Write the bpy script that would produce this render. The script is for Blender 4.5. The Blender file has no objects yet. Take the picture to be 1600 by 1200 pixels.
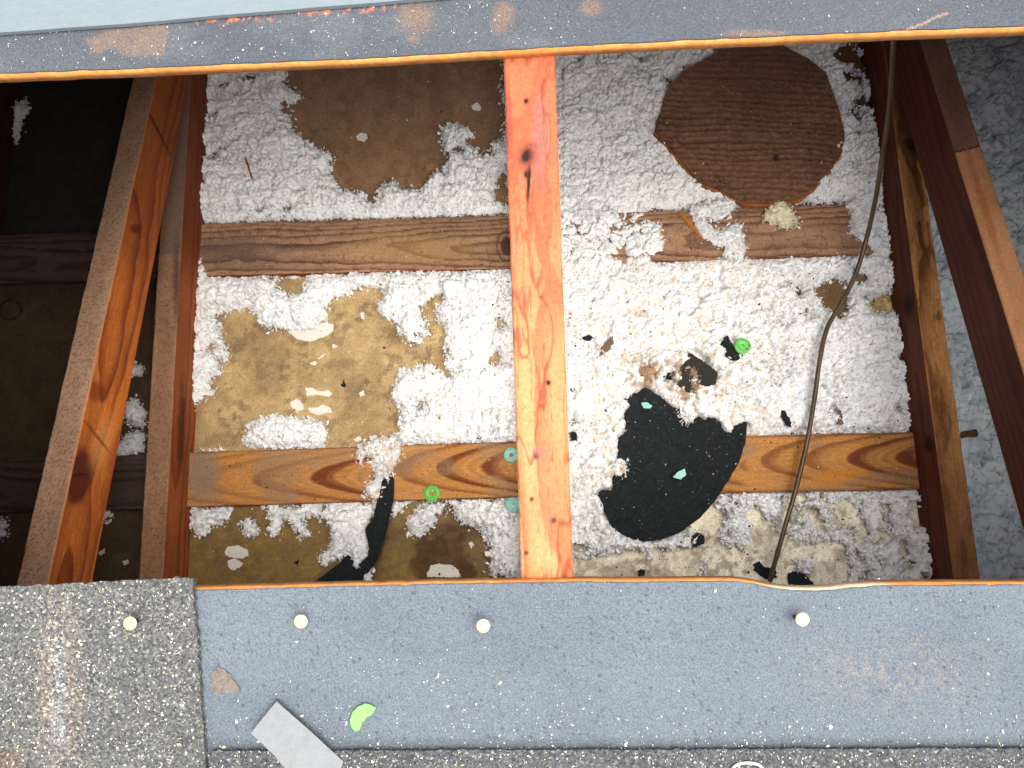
import bpy, math, random
import numpy as np
from mathutils import Matrix, Vector, geometry

# ------------------------------------------------------------------ camera, world, sun, exposure
I = 0.0254                                   # the model is laid out in inches
CX, CH, RX, RY, RZ, F = 0.0, 52.5702, 0.1976, 0.0340, -0.0283, 1264.15
ZR, SL = 28.5568, 0.1725                     # rafter tops: z = ZR + SL*y

def rotm(rx, ry, rz):
    cx, sx = math.cos(rx), math.sin(rx); cy, sy = math.cos(ry), math.sin(ry); cz, sz = math.cos(rz), math.sin(rz)
    Rx = np.array([[1, 0, 0], [0, cx, -sx], [0, sx, cx]]); Ry = np.array([[cy, 0, sy], [0, 1, 0], [-sy, 0, cy]])
    Rz = np.array([[cz, -sz, 0], [sz, cz, 0], [0, 0, 1]])
    return Rz @ Ry @ Rx
R = rotm(RX, RY, RZ)
S = bpy.context.scene
cam = bpy.data.cameras.new('camera'); camo = bpy.data.objects.new('camera', cam)
S.collection.objects.link(camo); S.camera = camo
M4 = Matrix(R.tolist()).to_4x4(); M4.translation = Vector((CX * I, 0, CH * I)); camo.matrix_world = M4
cam.sensor_width = 36; cam.lens = F / 1600 * 36; cam.clip_start = 0.02; cam.clip_end = 400
w = bpy.data.worlds.new('World'); S.world = w; w.use_nodes = True
SUN_DIR = Vector((0.26, -0.19, 1.0)).normalized()      # towards the sun
nt = w.node_tree; sky = nt.nodes.new('ShaderNodeTexSky'); sky.sky_type = 'NISHITA'; sky.sun_disc = False
sky.sun_elevation = math.asin(SUN_DIR.z); sky.sun_rotation = math.atan2(SUN_DIR.x, SUN_DIR.y)
sky.air_density = 1.0; sky.dust_density = 4.0; sky.ozone_density = 1.0
hs = nt.nodes.new('ShaderNodeHueSaturation'); hs.inputs['Saturation'].default_value = 0.45     # thin overcast
nt.links.new(sky.outputs[0], hs.inputs['Color']); nt.links.new(hs.outputs[0], nt.nodes['Background'].inputs[0]); nt.nodes['Background'].inputs[1].default_value = 0.15
sl = bpy.data.lights.new('sun', 'SUN'); sl.energy = 1.5; sl.angle = math.radians(60); sl.color = (1.0, 0.95, 0.87)
so = bpy.data.objects.new('sun', sl); S.collection.objects.link(so)
so.rotation_euler = SUN_DIR.to_track_quat('Z', 'Y').to_euler(); so.location = (0, 0, 5)
S.view_settings.view_transform = 'Standard'; S.view_settings.look = 'None'; S.view_settings.gamma = 1
S.view_settings.exposure = 1.45
S.cycles.max_bounces = 10; S.cycles.diffuse_bounces = 6; S.cycles.use_denoising = True

rng = np.random.default_rng(7)
random.seed(7)

# ------------------------------------------------------------------ geometry of the view: photograph point -> point on a real plane
def ray(u, v): return R @ np.array([(u - 800) / F, (600 - v) / F, -1.0])
def P(u, v, z=0.0):                      # on the horizontal plane at height z
    d = ray(u, v); t = (z - CH) / d[2]; return np.array([CX + t * d[0], t * d[1], z])
def T(u, v, off=0.5):                    # on the roof, off inches above the rafter tops
    d = ray(u, v); t = (ZR + off - CH) / (d[2] - SL * d[1]); return np.array([CX + t * d[0], t * d[1], CH + t * d[2]])
def onX(u, v, X):                        # on a truss face
    d = ray(u, v); t = (X - CX) / d[0]; return np.array([X, t * d[1], CH + t * d[2]])
def proj(V):
    q = (np.asarray(V, float) - np.array([CX, 0, CH])) @ R
    return 800 - F * q[..., 0] / q[..., 2], 600 + F * q[..., 1] / q[..., 2]
def roofz(y, off=0.5): return ZR + off + SL * y

def lin(r, g, b):
    c = np.array([r, g, b], float) / 255
    return np.where(c <= 0.04045, c / 12.92, ((c + 0.055) / 1.055) ** 2.4)

# ------------------------------------------------------------------ numpy noise
def _h(ix, iy, seed):
    ix = ix.astype(np.int64).astype(np.uint32); iy = iy.astype(np.int64).astype(np.uint32)
    h = (ix * np.uint32(374761393) + iy * np.uint32(668265263) + np.uint32((seed * 2246822519 + 12345) & 0xffffffff))
    h = (h ^ (h >> np.uint32(13))) * np.uint32(1274126177); h = h ^ (h >> np.uint32(16))
    h = h * np.uint32(2246822519); h = h ^ (h >> np.uint32(15))
    return (h & np.uint32(0xffffff)).astype(np.float64) / 16777215.0
def vn(x, y, seed=0):
    x = np.asarray(x, float); y = np.asarray(y, float); x, y = np.broadcast_arrays(x, y)
    ix = np.floor(x); iy = np.floor(y); fx = x - ix; fy = y - iy
    fx = fx * fx * fx * (fx * (fx * 6 - 15) + 10); fy = fy * fy * fy * (fy * (fy * 6 - 15) + 10)
    a = _h(ix, iy, seed); b = _h(ix + 1, iy, seed); c = _h(ix, iy + 1, seed); d = _h(ix + 1, iy + 1, seed)
    return (a * (1 - fx) + b * fx) * (1 - fy) + (c * (1 - fx) + d * fx) * fy
def fbm(x, y, o=4, seed=0):
    s = 0; a = 0.5; t = 0
    for i in range(o):
        s = s + a * vn(x * 2 ** i + 17.3 * i, y * 2 ** i + 9.1 * i, seed + i * 31); t += a; a *= 0.5
    return s / t
def worley(x, y, seed=0):
    ix = np.floor(x); iy = np.floor(y); f1 = np.full(x.shape, 9.0); f2 = np.full(x.shape, 9.0); idd = np.zeros(x.shape)
    for dx in (-1, 0, 1):
        for dy in (-1, 0, 1):
            cx = ix + dx; cy = iy + dy; hx = _h(cx, cy, seed + 5); hy = _h(cx, cy, seed + 77)
            d = np.hypot(cx + 0.1 + 0.8 * hx - x, cy + 0.1 + 0.8 * hy - y)
            m = d < f1; f2 = np.where(m, f1, np.minimum(f2, d)); idd = np.where(m, hx * 0.6 + hy * 0.4, idd); f1 = np.where(m, d, f1)
    return f1, f2, idd
def sst(a, b, x): t = np.clip((x - a) / (b - a), 0, 1); return t * t * (3 - 2 * t)
def mix(a, b, t): t = np.asarray(t)[..., None]; return a * (1 - t) + b * t

def polysd(u, v, poly, pad=45):
    """signed distance to a polygon, positive inside, clipped to -pad"""
    poly = np.array(poly, float); out = np.full(u.shape, -float(pad))
    m = (u > poly[:, 0].min() - pad) & (u < poly[:, 0].max() + pad) & (v > poly[:, 1].min() - pad) & (v < poly[:, 1].max() + pad)
    x = u[m]; y = v[m]
    if not x.size: return out
    d = np.full(x.shape, 1e9); ins = np.zeros(x.shape, bool); n = len(poly)
    for i in range(n):
        x0, y0 = poly[i]; x1, y1 = poly[(i + 1) % n]
        ex, ey = x1 - x0, y1 - y0; L = ex * ex + ey * ey + 1e-9
        t = np.clip(((x - x0) * ex + (y - y0) * ey) / L, 0, 1)
        d = np.minimum(d, np.hypot(x - x0 - t * ex, y - y0 - t * ey))
        if y0 != y1:
            c = ((y0 > y) != (y1 > y)) & (x < ex * (y - y0) / ey + x0); ins ^= c
    out[m] = np.maximum(np.where(ins, d, -d), -pad)
    return out
def ell(u, v, cx, cy, rx, ry, soft=0.35, ang=0.0, wob=0.0, seed=0):
    c, s = math.cos(ang), math.sin(ang); dx = u - cx; dy = v - cy
    d = np.hypot((dx * c + dy * s) / rx, (-dx * s + dy * c) / ry)
    if wob: d = d + wob * (fbm(u / 14.0, v / 14.0, 4, seed) - 0.5) * 2
    return 1 - sst(1 - soft, 1 + soft, d)

# ------------------------------------------------------------------ object helpers
C = S.collection
def tag(o, label=None, cat=None, group=None, kind=None):
    for k, x in (('label', label), ('category', cat), ('group', group), ('kind', kind)):
        if x: o[k] = x
    return o
def thing(name, at, label, cat, group=None):
    o = bpy.data.objects.new(name, None); C.objects.link(o); o.location = Vector(np.asarray(at) * I)
    o.empty_display_size = 0.02; o['_o'] = list(map(float, at)); return tag(o, label, cat, group)
def origin_of(parent):
    while parent is not None:
        if '_o' in parent: return np.array(parent['_o'])
        parent = parent.parent
    return None
def mk(name, V, Fc, mat, parent=None, at=None, col=None, smooth=True):
    V = np.asarray(V, float)
    if parent is not None: o0 = origin_of(parent)
    else: o0 = np.array(at, float) if at is not None else np.array([V[:, 0].mean(), V[:, 1].mean(), V[:, 2].min()])
    me = bpy.data.meshes.new(name)
    if isinstance(Fc, np.ndarray):
        n, k = Fc.shape; me.vertices.add(len(V)); me.vertices.foreach_set('co', ((V - o0) * I).ravel())
        me.loops.add(n * k); me.loops.foreach_set('vertex_index', Fc.ravel().astype(np.int32))
        me.polygons.add(n); me.polygons.foreach_set('loop_start', np.arange(0, n * k, k, dtype=np.int32))
        me.polygons.foreach_set('loop_total', np.full(n, k, dtype=np.int32)); me.update(calc_edges=True)
    else:
        me.from_pydata(((V - o0) * I).tolist(), [], Fc)
    if smooth: me.polygons.foreach_set('use_smooth', np.ones(len(me.polygons), bool))
    if col is not None:
        a = me.color_attributes.new('Col', 'FLOAT_COLOR', 'POINT')
        a.data.foreach_set('color', np.concatenate([np.clip(col, 0, 1), np.ones((len(V), 1))], 1).ravel().astype(np.float32))
    me.materials.append(mat); o = bpy.data.objects.new(name, me); C.objects.link(o)
    if parent is not None: o.parent = parent
    else: o.location = Vector(o0 * I); o['_o'] = list(map(float, o0))
    return o

# ------------------------------------------------------------------ materials
def mat(name, rgb=None, rough=0.85, n_scale=300, n_amp=0.25, bump=0.0, b_scale=500, spec=0.3, attr=True, metal=0.0, stretch=None, n2=None):
    m = bpy.data.materials.new(name); m.use_nodes = True; t = m.node_tree; N = t.nodes; L = t.links; b = N['Principled BSDF']
    b.inputs['Roughness'].default_value = rough; b.inputs['Specular IOR Level'].default_value = spec; b.inputs['Metallic'].default_value = metal
    tc = N.new('ShaderNodeTexCoord'); co = tc.outputs['Object']
    if stretch:
        mp = N.new('ShaderNodeMapping'); mp.inputs['Scale'].default_value = stretch; L.new(co, mp.inputs[0]); co = mp.outputs[0]
    if attr and rgb is None:
        a = N.new('ShaderNodeAttribute'); a.attribute_name = 'Col'; base = a.outputs['Color']
    else:
        a = N.new('ShaderNodeRGB'); a.outputs[0].default_value = (*rgb, 1); base = a.outputs[0]
    def mul(src, scale, amp, det=4):
        nz = N.new('ShaderNodeTexNoise'); nz.inputs['Scale'].default_value = scale; nz.inputs['Detail'].default_value = det
        nz.inputs['Roughness'].default_value = 0.65; L.new(co, nz.inputs['Vector'])
        mr = N.new('ShaderNodeMapRange'); mr.inputs[1].default_value = 0.3; mr.inputs[2].default_value = 0.7
        mr.inputs[3].default_value = 1 - amp; mr.inputs[4].default_value = 1 + amp; L.new(nz.outputs[0], mr.inputs[0])
        vm = N.new('ShaderNodeVectorMath'); vm.operation = 'SCALE'; L.new(src, vm.inputs[0]); L.new(mr.outputs[0], vm.inputs['Scale']); return vm.outputs[0]
    base = mul(base, n_scale, n_amp)
    if n2: base = mul(base, n2[0], n2[1])
    L.new(base, b.inputs['Base Color'])
    if bump:
        nz = N.new('ShaderNodeTexNoise'); nz.inputs['Scale'].default_value = b_scale; nz.inputs['Detail'].default_value = 5; L.new(co, nz.inputs['Vector'])
        bp = N.new('ShaderNodeBump'); bp.inputs['Strength'].default_value = bump; bp.inputs['Distance'].default_value = 0.001
        L.new(nz.outputs[0], bp.inputs['Height']); L.new(bp.outputs[0], b.inputs['Normal'])
    return m
def granule_mat(name, cell=420, cols=None, bump=0.6, tint=None):
    """mineral granules: one random tone per little cell"""
    m = bpy.data.materials.new(name); m.use_nodes = True; t = m.node_tree; N = t.nodes; L = t.links; b = N['Principled BSDF']
    b.inputs['Roughness'].default_value = 0.8; tc = N.new('ShaderNodeTexCoord')
    vo = N.new('ShaderNodeTexVoronoi'); vo.inputs['Scale'].default_value = cell; L.new(tc.outputs['Object'], vo.inputs['Vector'])
    sp = N.new('ShaderNodeSeparateColor'); L.new(vo.outputs['Color'], sp.inputs[0])
    cr = N.new('ShaderNodeValToRGB'); cr.color_ramp.interpolation = 'CONSTANT'; el = cr.color_ramp.elements
    el[0].position = 0; el[0].color = (*cols[0][1], 1); el[1].position = cols[1][0]; el[1].color = (*cols[1][1], 1)
    for p_, c_ in cols[2:]: e = el.new(p_); e.color = (*c_, 1)
    L.new(sp.outputs[0], cr.inputs[0])
    at_ = N.new('ShaderNodeAttribute'); at_.attribute_name = 'Col'
    mx = N.new('ShaderNodeMix'); mx.data_type = 'RGBA'; mx.blend_type = 'MULTIPLY'; mx.inputs[0].default_value = 1
    L.new(cr.outputs[0], mx.inputs[6]); L.new(at_.outputs['Color'], mx.inputs[7])
    L.new(mx.outputs[2], b.inputs['Base Color'])
    bp = N.new('ShaderNodeBump'); bp.inputs['Strength'].default_value = bump; bp.inputs['Distance'].default_value = 0.0012; bp.invert = True
    L.new(vo.outputs['Distance'], bp.inputs['Height']); L.new(bp.outputs[0], b.inputs['Normal'])
    return m

M_wood = mat('sawn_wood', n_scale=260, n_amp=0.18, bump=0.35, b_scale=700, rough=0.8, n2=(900, 0.15))
M_ply = mat('plywood', n_scale=200, n_amp=0.2, bump=0.3, b_scale=500, rough=0.85)
M_paper = mat('ceiling_paper', n_scale=190, n_amp=0.22, bump=0.3, b_scale=900, rough=0.9, n2=(760, 0.38))
M_felt = mat('roofing_felt', n_scale=760, n_amp=0.42, bump=0.8, b_scale=900, rough=0.75, n2=(1500, 0.3))
M_black = mat('black_felt', rgb=(0.016, 0.020, 0.021), n_scale=1100, n_amp=0.85, bump=0.8, b_scale=1300, rough=0.9, spec=0.12, n2=(160, 0.35))
M_wool = mat('mineral_wool', n_scale=500, n_amp=0.06, bump=0.5, b_scale=700, rough=1.0, spec=0.05)
M_crumb = mat('crumbs', n_scale=500, n_amp=0.2, rough=0.9)
M_sheet = mat('pale_sheet', rgb=tuple(lin(108, 118, 122)), n_scale=120, n_amp=0.06, bump=0.5, b_scale=260, rough=0.6, stretch=(1, 3, 1), n2=(900, 0.07))
M_green = mat('lime_plastic', rgb=(0.10, 0.50, 0.06), n_scale=200, n_amp=0.05, rough=0.4, spec=0.5)
M_teal = mat('teal_plastic', rgb=(0.22, 0.52, 0.42), n_scale=200, n_amp=0.08, rough=0.4, spec=0.5)
M_nail = mat('galvanised_head', rgb=tuple(lin(180, 176, 128)), n_scale=700, n_amp=0.08, rough=0.45, metal=0.15, spec=0.5)
M_steel = mat('nail_shank', rgb=tuple(lin(80, 70, 60)), n_scale=900, n_amp=0.3, rough=0.5, metal=0.6)
M_cable = mat('old_brass_sheath', n_scale=700, n_amp=0.25, rough=0.42, metal=0.35, spec=0.5, bump=0.4)
M_white = mat('white_plaster', rgb=tuple(lin(222, 218, 205)), n_scale=500, n_amp=0.06, rough=0.9, bump=0.2)
M_tape = mat('tape', rgb=tuple(lin(116, 118, 118)), n_scale=160, n_amp=0.10, rough=0.55, bump=0.25, b_scale=300, n2=(900, 0.06))
M_wall = mat('stucco', rgb=tuple(lin(190, 185, 175)), n_scale=60, n_amp=0.1, rough=0.9)
M_ground = mat('soil', rgb=tuple(lin(120, 112, 95)), n_scale=3, n_amp=0.3, rough=1)
gr = [(0, (0.07, 0.075, 0.08)), (0.16, (0.13, 0.14, 0.145)), (0.45, (0.19, 0.20, 0.21)), (0.72, (0.27, 0.27, 0.255)), (0.90, (0.42, 0.42, 0.37)), (0.972, (0.85, 0.85, 0.74))]
M_shingle = granule_mat('shingle_granules', 720, gr)
M_shingle2 = granule_mat('shingle_granules_dark', 720, [(p_ * 1.0, tuple(x * 0.75 for x in c_)) for p_, c_ in gr])

# ------------------------------------------------------------------ generic builders
def grid_faces(nx, ny):
    i = np.arange(nx - 1)[:, None] * ny + np.arange(ny - 1)[None, :]
    return np.stack([i, i + ny, i + ny + 1, i + 1], -1).reshape(-1, 4)

def wood_rgb(s, a, b, early, late, sp=0.28, pith=(0.3, 6.0), tilt=(0.0, 0.03), warp=0.5, fib=0.25, sharp=3.0, seed=0, blotch=0.2, dark=None):
    """solid wood: growth rings round a slanting pith, cut by whichever face is asked for"""
    wa = warp * (fbm(s * 0.10, a * 0.35 + b * 0.2, 3, seed) - 0.5) * 2
    r = np.hypot(a - pith[0] - tilt[0] * s, b - pith[1] - tilt[1] * s) + wa + 0.05 * (vn(s * 1.2, a * 4 + b * 3, seed + 3) - 0.5)
    q = r / sp; fr = q - np.floor(q)
    ring = sst(0, 1, fr) ** sharp * (1 - sst(0.93, 1.0, fr)) * (0.55 + 0.45 * _h(np.floor(q), np.floor(q) * 0, seed + 9))
    c = mix(early, late, np.clip(ring * 1.15, 0, 1))
    fb = vn(s * 1.3, (a + 0.7 * b) * 30, seed + 21) * 0.6 + vn(s * 4, (a - 0.6 * b) * 60, seed + 22) * 0.4
    c = c * (1 + fib * (fb - 0.5) * 2)[..., None]
    bl = fbm(s * 0.25, (a + b) * 0.6, 4, seed + 41)
    c = c * (1 + blotch * (bl - 0.5) * 2)[..., None]
    if dark is not None:
        c = mix(c, dark, sst(0.56, 0.7, fbm(s * 0.45, (a + b) * 1.2, 4, seed + 55)) * 0.6)
    return c

def lumber(name, A, B, w_, h_, colf, parent=None, up=(0, 0, 1), res=0.09, at=None, cut=0.06, rough_edge=0.02, mat_=None, seed=1):
    """a sawn member: A, B are the ends of its top centre line"""
    A = np.array(A, float); B = np.array(B, float); d = B - A; Ln = np.linalg.norm(d); d /= Ln
    up = np.array(up, float); sd = np.cross(d, up); sd /= np.linalg.norm(sd); up = np.cross(sd, d)
    pts = []; fid = []
    def seg(p, q, f, n):
        for k in range(n): t = k / n; pts.append((p[0] * (1 - t) + q[0] * t, p[1] * (1 - t) + q[1] * t)); fid.append(f)
    hw = w_ / 2; nt_ = max(2, int(w_ / res)); nh = max(2, int(h_ / res))
    seg((-hw + cut, 0), (hw - cut, 0), 0, nt_); seg((hw - cut, 0), (hw, -cut), 0, 2)
    seg((hw, -cut), (hw, -h_ + cut), 1, nh); seg((hw, -h_ + cut), (hw - cut, -h_), 1, 1)
    seg((hw - cut, -h_), (-hw + cut, -h_), 2, 3); seg((-hw + cut, -h_), (-hw, -h_ + cut), 3, 1)
    seg((-hw, -h_ + cut), (-hw, -cut), 3, nh); seg((-hw, -cut), (-hw + cut, 0), 0, 2)
    pts = np.array(pts); fid = np.array(fid); m = len(pts); n = max(2, int(Ln / res) + 1)
    ss = np.linspace(0, Ln, n)
    s = np.repeat(ss, m); a = np.tile(pts[:, 0], n); b = np.tile(pts[:, 1], n); f = np.tile(fid, n)
    wob = rough_edge * (fbm(s * 0.6, a * 0.5 + f * 3, 3, seed) - 0.5) * 2
    corner = (np.abs(np.abs(a) - hw) < cut + 0.01)
    wob = wob + np.where(corner, rough_edge * 1.5 * (vn(s * 2.2, f * 7.0 + a, seed + 4) - 0.7), 0)
    V = A + s[:, None] * d + (a * (1 + wob * 0.7 / hw))[:, None] * sd + (b + wob * 0.7)[:, None] * up
    u, v = proj(V); col = colf(s, a, b, f, u, v)
    i = np.arange(n - 1)[:, None] * m + np.arange(m)[None, :]; j = np.arange(n - 1)[:, None] * m + (np.arange(m)[None, :] + 1) % m
    Fc = np.stack([i, j, j + m, i + m], -1).reshape(-1, 4)
    cap = np.array([V[:m].mean(0), V[-m:].mean(0)]); k = len(V); V = np.concatenate([V, cap]); col = np.concatenate([col, col[:1], col[-1:]])
    q = np.arange(m); q2 = (q + 1) % m; base = (n - 1) * m
    c0 = np.stack([q2, q, np.full(m, k), np.full(m, k)], -1); c1 = np.stack([base + q, base + q2, np.full(m, k + 1), np.full(m, k + 1)], -1)
    faces = Fc.tolist() + [x[:3] for x in c0.tolist()] + [x[:3] for x in c1.tolist()]
    o = mk(name, V, faces, mat_ or M_wood, parent, at, col, smooth=False)
    return o

def resample(poly, step):
    poly = np.array(poly, float); out = []
    for i in range(len(poly)):
        p, q = poly[i], poly[(i + 1) % len(poly)]; n = max(1, int(np.linalg.norm(q - p) / step))
        for k in range(n): out.append(p + (q - p) * k / n)
    return np.array(out)
def plate(name, poly, zf, thick, mat_, parent=None, at=None, step=0.12, jit=0.02, inner=0.3, colf=None, hole=None, smooth=False, seed=3):
    """a thin sheet cut to an outline (x, y in inches), its top following zf(x, y)"""
    r_ = np.random.default_rng(seed)
    B_ = resample(poly, step); B_ = B_ + r_.normal(0, jit, B_.shape) * (1 if jit else 0)
    nb = len(B_); pts = [tuple(p) for p in B_]; fcs = [list(range(nb))]
    lo, hi = B_.min(0), B_.max(0)
    gx, gy = np.meshgrid(np.arange(lo[0], hi[0], inner) + inner * 0.37, np.arange(lo[1], hi[1], inner) + inner * 0.37); gx = gx.ravel(); gy = gy.ravel()
    sdv = polysd(gx, gy, B_, pad=1e3); keep = sdv > inner * 0.35
    if hole is not None: keep &= polysd(gx, gy, hole, pad=1e3) < -inner * 0.3
    pts += list(zip(gx[keep], gy[keep]))
    edges = [(i, (i + 1) % nb) for i in range(nb)]
    if hole is not None:
        h0 = len(pts); pts += [tuple(p) for p in hole]; edges += [(h0 + i, h0 + (i + 1) % len(hole)) for i in range(len(hole))]
    res_ = geometry.delaunay_2d_cdt([Vector(p) for p in pts], edges, [] if hole is not None else fcs, 0 if hole is not None else 1, 1e-5)
    vs = np.array([tuple(p) for p in res_[0]]); tris = [list(f) for f in res_[2]]
    if hole is not None:
        cen = np.array([vs[t].mean(0) for t in tris]); ok = (polysd(cen[:, 0], cen[:, 1], B_, 1e3) > 0) & (polysd(cen[:, 0], cen[:, 1], hole, 1e3) < 0)
        tris = [t for t, k in zip(tris, ok) if k]
    z = zf(vs[:, 0], vs[:, 1]); n = len(vs)
    V = np.concatenate([np.column_stack([vs, z]), np.column_stack([vs, z - thick])])
    cnt = {}
    for t in tris:
        for i in range(len(t)):
            e = (t[i], t[(i + 1) % len(t)]); cnt[e] = 1
    side = [[a_, a_ + n, b_ + n, b_] for (a_, b_) in cnt if (b_, a_) not in cnt]
    faces = tris + [[x + n for x in t[::-1]] for t in tris] + side
    col = None
    if colf is not None: uu, vv = proj(V); col = colf(V[:, 0], V[:, 1], uu, vv)
    return mk(name, V, faces, mat_, parent, at, col, smooth)

def slab(name, xs, rows, yf, zf, thick, mat_, parent=None, at=None, colf=None):
    """a sheet over x in xs and rows 0..1 between the two edges given by yf(x, t)"""
    X, Tt = np.meshgrid(xs, rows, indexing='ij'); Y = yf(X, Tt); Z = zf(X, Y); nx, ny = X.shape
    top = np.stack([X, Y, Z], -1).reshape(-1, 3); bot = top.copy(); bot[:, 2] -= thick; bot[:, 1] += thick * SL; n = len(top)
    Ft = grid_faces(nx, ny); 
    idx = np.arange(n).reshape(nx, ny)
    def strip(l): l = np.array(l); return np.stack([l[:-1], l[:-1] + n, l[1:] + n, l[1:]], -1)
    Fs = np.concatenate([Ft, Ft[:, ::-1] + n, strip(idx[:, 0]), strip(idx[:, -1])[:, ::-1], strip(idx[0, :])[:, ::-1], strip(idx[-1, :])])
    V = np.concatenate([top, bot]); col = None
    if colf is not None: uu, vv = proj(V); col = colf(V, uu, vv, np.arange(2 * n) >= n)
    return mk(name, V, Fs, mat_, parent, at, col, smooth=False)

def tube(pts, rad, seg=12):
    pts = np.array(pts, float); n = len(pts); tg = np.gradient(pts, axis=0); tg /= np.linalg.norm(tg, axis=1)[:, None]
    nrm = np.cross(tg, np.array([0.3, 0.2, 0.93])); nrm /= np.linalg.norm(nrm, axis=1)[:, None]; bn = np.cross(tg, nrm)
    an = np.linspace(0, 2 * np.pi, seg, endpoint=False); rad = np.broadcast_to(rad, (n,))
    V = (pts[:, None] + rad[:, None, None] * (np.cos(an)[None, :, None] * nrm[:, None] + np.sin(an)[None, :, None] * bn[:, None])).reshape(-1, 3)
    i = np.arange(n - 1)[:, None] * seg + np.arange(seg)[None]; j = np.arange(n - 1)[:, None] * seg + (np.arange(seg)[None] + 1) % seg
    return V, np.stack([i, j, j + seg, i + seg], -1).reshape(-1, 4)
def catmull(p, n=14):
    p = np.array(p, float); p = np.concatenate([[2 * p[0] - p[1]], p, [2 * p[-1] - p[-2]]]); o = []
    for i in range(1, len(p) - 2):
        for t in np.linspace(0, 1, n, endpoint=False):
            o.append(0.5 * ((2 * p[i]) + (-p[i - 1] + p[i + 1]) * t + (2 * p[i - 1] - 5 * p[i] + 4 * p[i + 1] - p[i + 2]) * t * t + (-p[i - 1] + 3 * p[i] - 3 * p[i + 1] + p[i + 2]) * t ** 3))
    o.append(p[-2]); return np.array(o)

# ================================================================== SETTING: ground, house walls, ceiling
X0, X1, Y0, Y1 = -150.0, 150.0, -58.0, 150.0
GZ = -100.0
tag(mk('ground', [(-4000, -4000, GZ), (4000, -4000, GZ), (4000, 4000, GZ), (-4000, 4000, GZ)], [[0, 1, 2, 3]], M_ground, smooth=False), kind='structure')

def ceil_col(V, u, v, below):
    x, y = V[:, 0], V[:, 1]; n1 = fbm(x * 0.35, y * 0.35, 5, 3); n2 = fbm(x * 1.6, y * 1.6, 4, 8)
    tan = lin(186, 160, 114); brown = lin(142, 110, 80); olive = lin(132, 108, 62); umber = lin(88, 64, 38); cream = lin(236, 229, 204); drk = lin(44, 42, 38)
    c = mix(tan, lin(162, 136, 96), sst(0.35, 0.7, n1))
    c = mix(c, brown, 1 - sst(330, 440, v)); c = mix(c, lin(132, 104, 84), (1 - sst(90, 330, v)) * 0.8)
    c = mix(c, olive, sst(730, 790, v)); c = mix(c, umber, sst(0.42, 0.56, n1 + 0.12 * (n2 - 0.5)) * sst(780, 800, v) * sst(480, 600, u))
    c = mix(c, cream, sst(850, 900, u) * sst(740, 780, v)); c = mix(c, lin(104, 78, 46), sst(880, 960, u) * (1 - sst(560, 660, v)) * 0.8)
    c = mix(c, lin(205, 180, 125), ell(u, v, 1372, 476, 24, 18))
    c = c * (1 + 0.55 * (n2 - 0.5)[:, None])
    sp = worley(x * 7, y * 7, 4); k = (sp[2] > 0.80) * (1 - sst(0.12, 0.28, sp[0])) * sst(0.4, 0.62, fbm(x * 0.3, y * 0.3, 3, 77)); c = mix(c, lin(70, 55, 40), k * 0.7)
    k = sst(0.55, 0.68, fbm(x * 0.5 + 9, y * 0.5, 5, 15)) * 0.55 * sst(0.35, 0.6, n2); c = mix(c, lin(108, 88, 66), k)
    k = sst(0.52, 0.64, fbm(x * 2.6, y * 2.6, 4, 25)) * sst(0.42, 0.62, fbm(x * 0.45 + 4, y * 0.45, 3, 26)); c = mix(c, lin(104, 84, 62), k * 0.55)
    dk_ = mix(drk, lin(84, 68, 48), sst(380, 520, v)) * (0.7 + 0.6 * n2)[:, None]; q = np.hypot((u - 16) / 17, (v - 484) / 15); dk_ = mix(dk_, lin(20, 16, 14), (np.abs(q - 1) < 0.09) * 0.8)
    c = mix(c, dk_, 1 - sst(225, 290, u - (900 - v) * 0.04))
    return c
xs = np.concatenate([[X0, -90, -55], np.arange(-40, 40, 0.11), [55, 90, X1]]); ys = np.concatenate([[Y0, -30, -12], np.arange(-6, 38, 0.11), [60, 100, Y1]])
Xg, Yg = np.meshgrid(xs, ys, indexing='ij'); Vc = np.stack([Xg, Yg, np.zeros_like(Xg)], -1).reshape(-1, 3); uu, vv = proj(Vc)
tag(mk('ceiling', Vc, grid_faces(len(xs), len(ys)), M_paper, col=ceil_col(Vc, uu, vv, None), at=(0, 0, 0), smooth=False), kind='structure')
def wall_box(name, a, b, label):
    (x0, y0, z0), (x1, y1, z1) = a, b
    top0 = roofz(y0, -4.2); top1 = roofz(y1, -4.2)
    V = [(x0, y0, z0), (x1, y0, z0), (x1, y1, z0), (x0, y1, z0), (x0, y0, top0), (x1, y0, top0), (x1, y1, top1), (x0, y1, top1)]
    o = mk(name, V, [[0, 3, 2, 1], [4, 5, 6, 7], [0, 1, 5, 4], [1, 2, 6, 5], [2, 3, 7, 6], [3, 0, 4, 7]], M_wall, smooth=False)
    tag(o, kind='structure')
wall_box('wall', (X0 - 5, Y0 - 5, GZ), (X1 + 5, Y0, 0), ''); wall_box('wall', (X0 - 5, Y1, GZ), (X1 + 5, Y1 + 5, 0), '')
wall_box('wall', (X0 - 5, Y0, GZ), (X0, Y1, 0), ''); wall_box('wall', (X1, Y0, GZ), (X1 + 5, Y1, 0), '')

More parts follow.
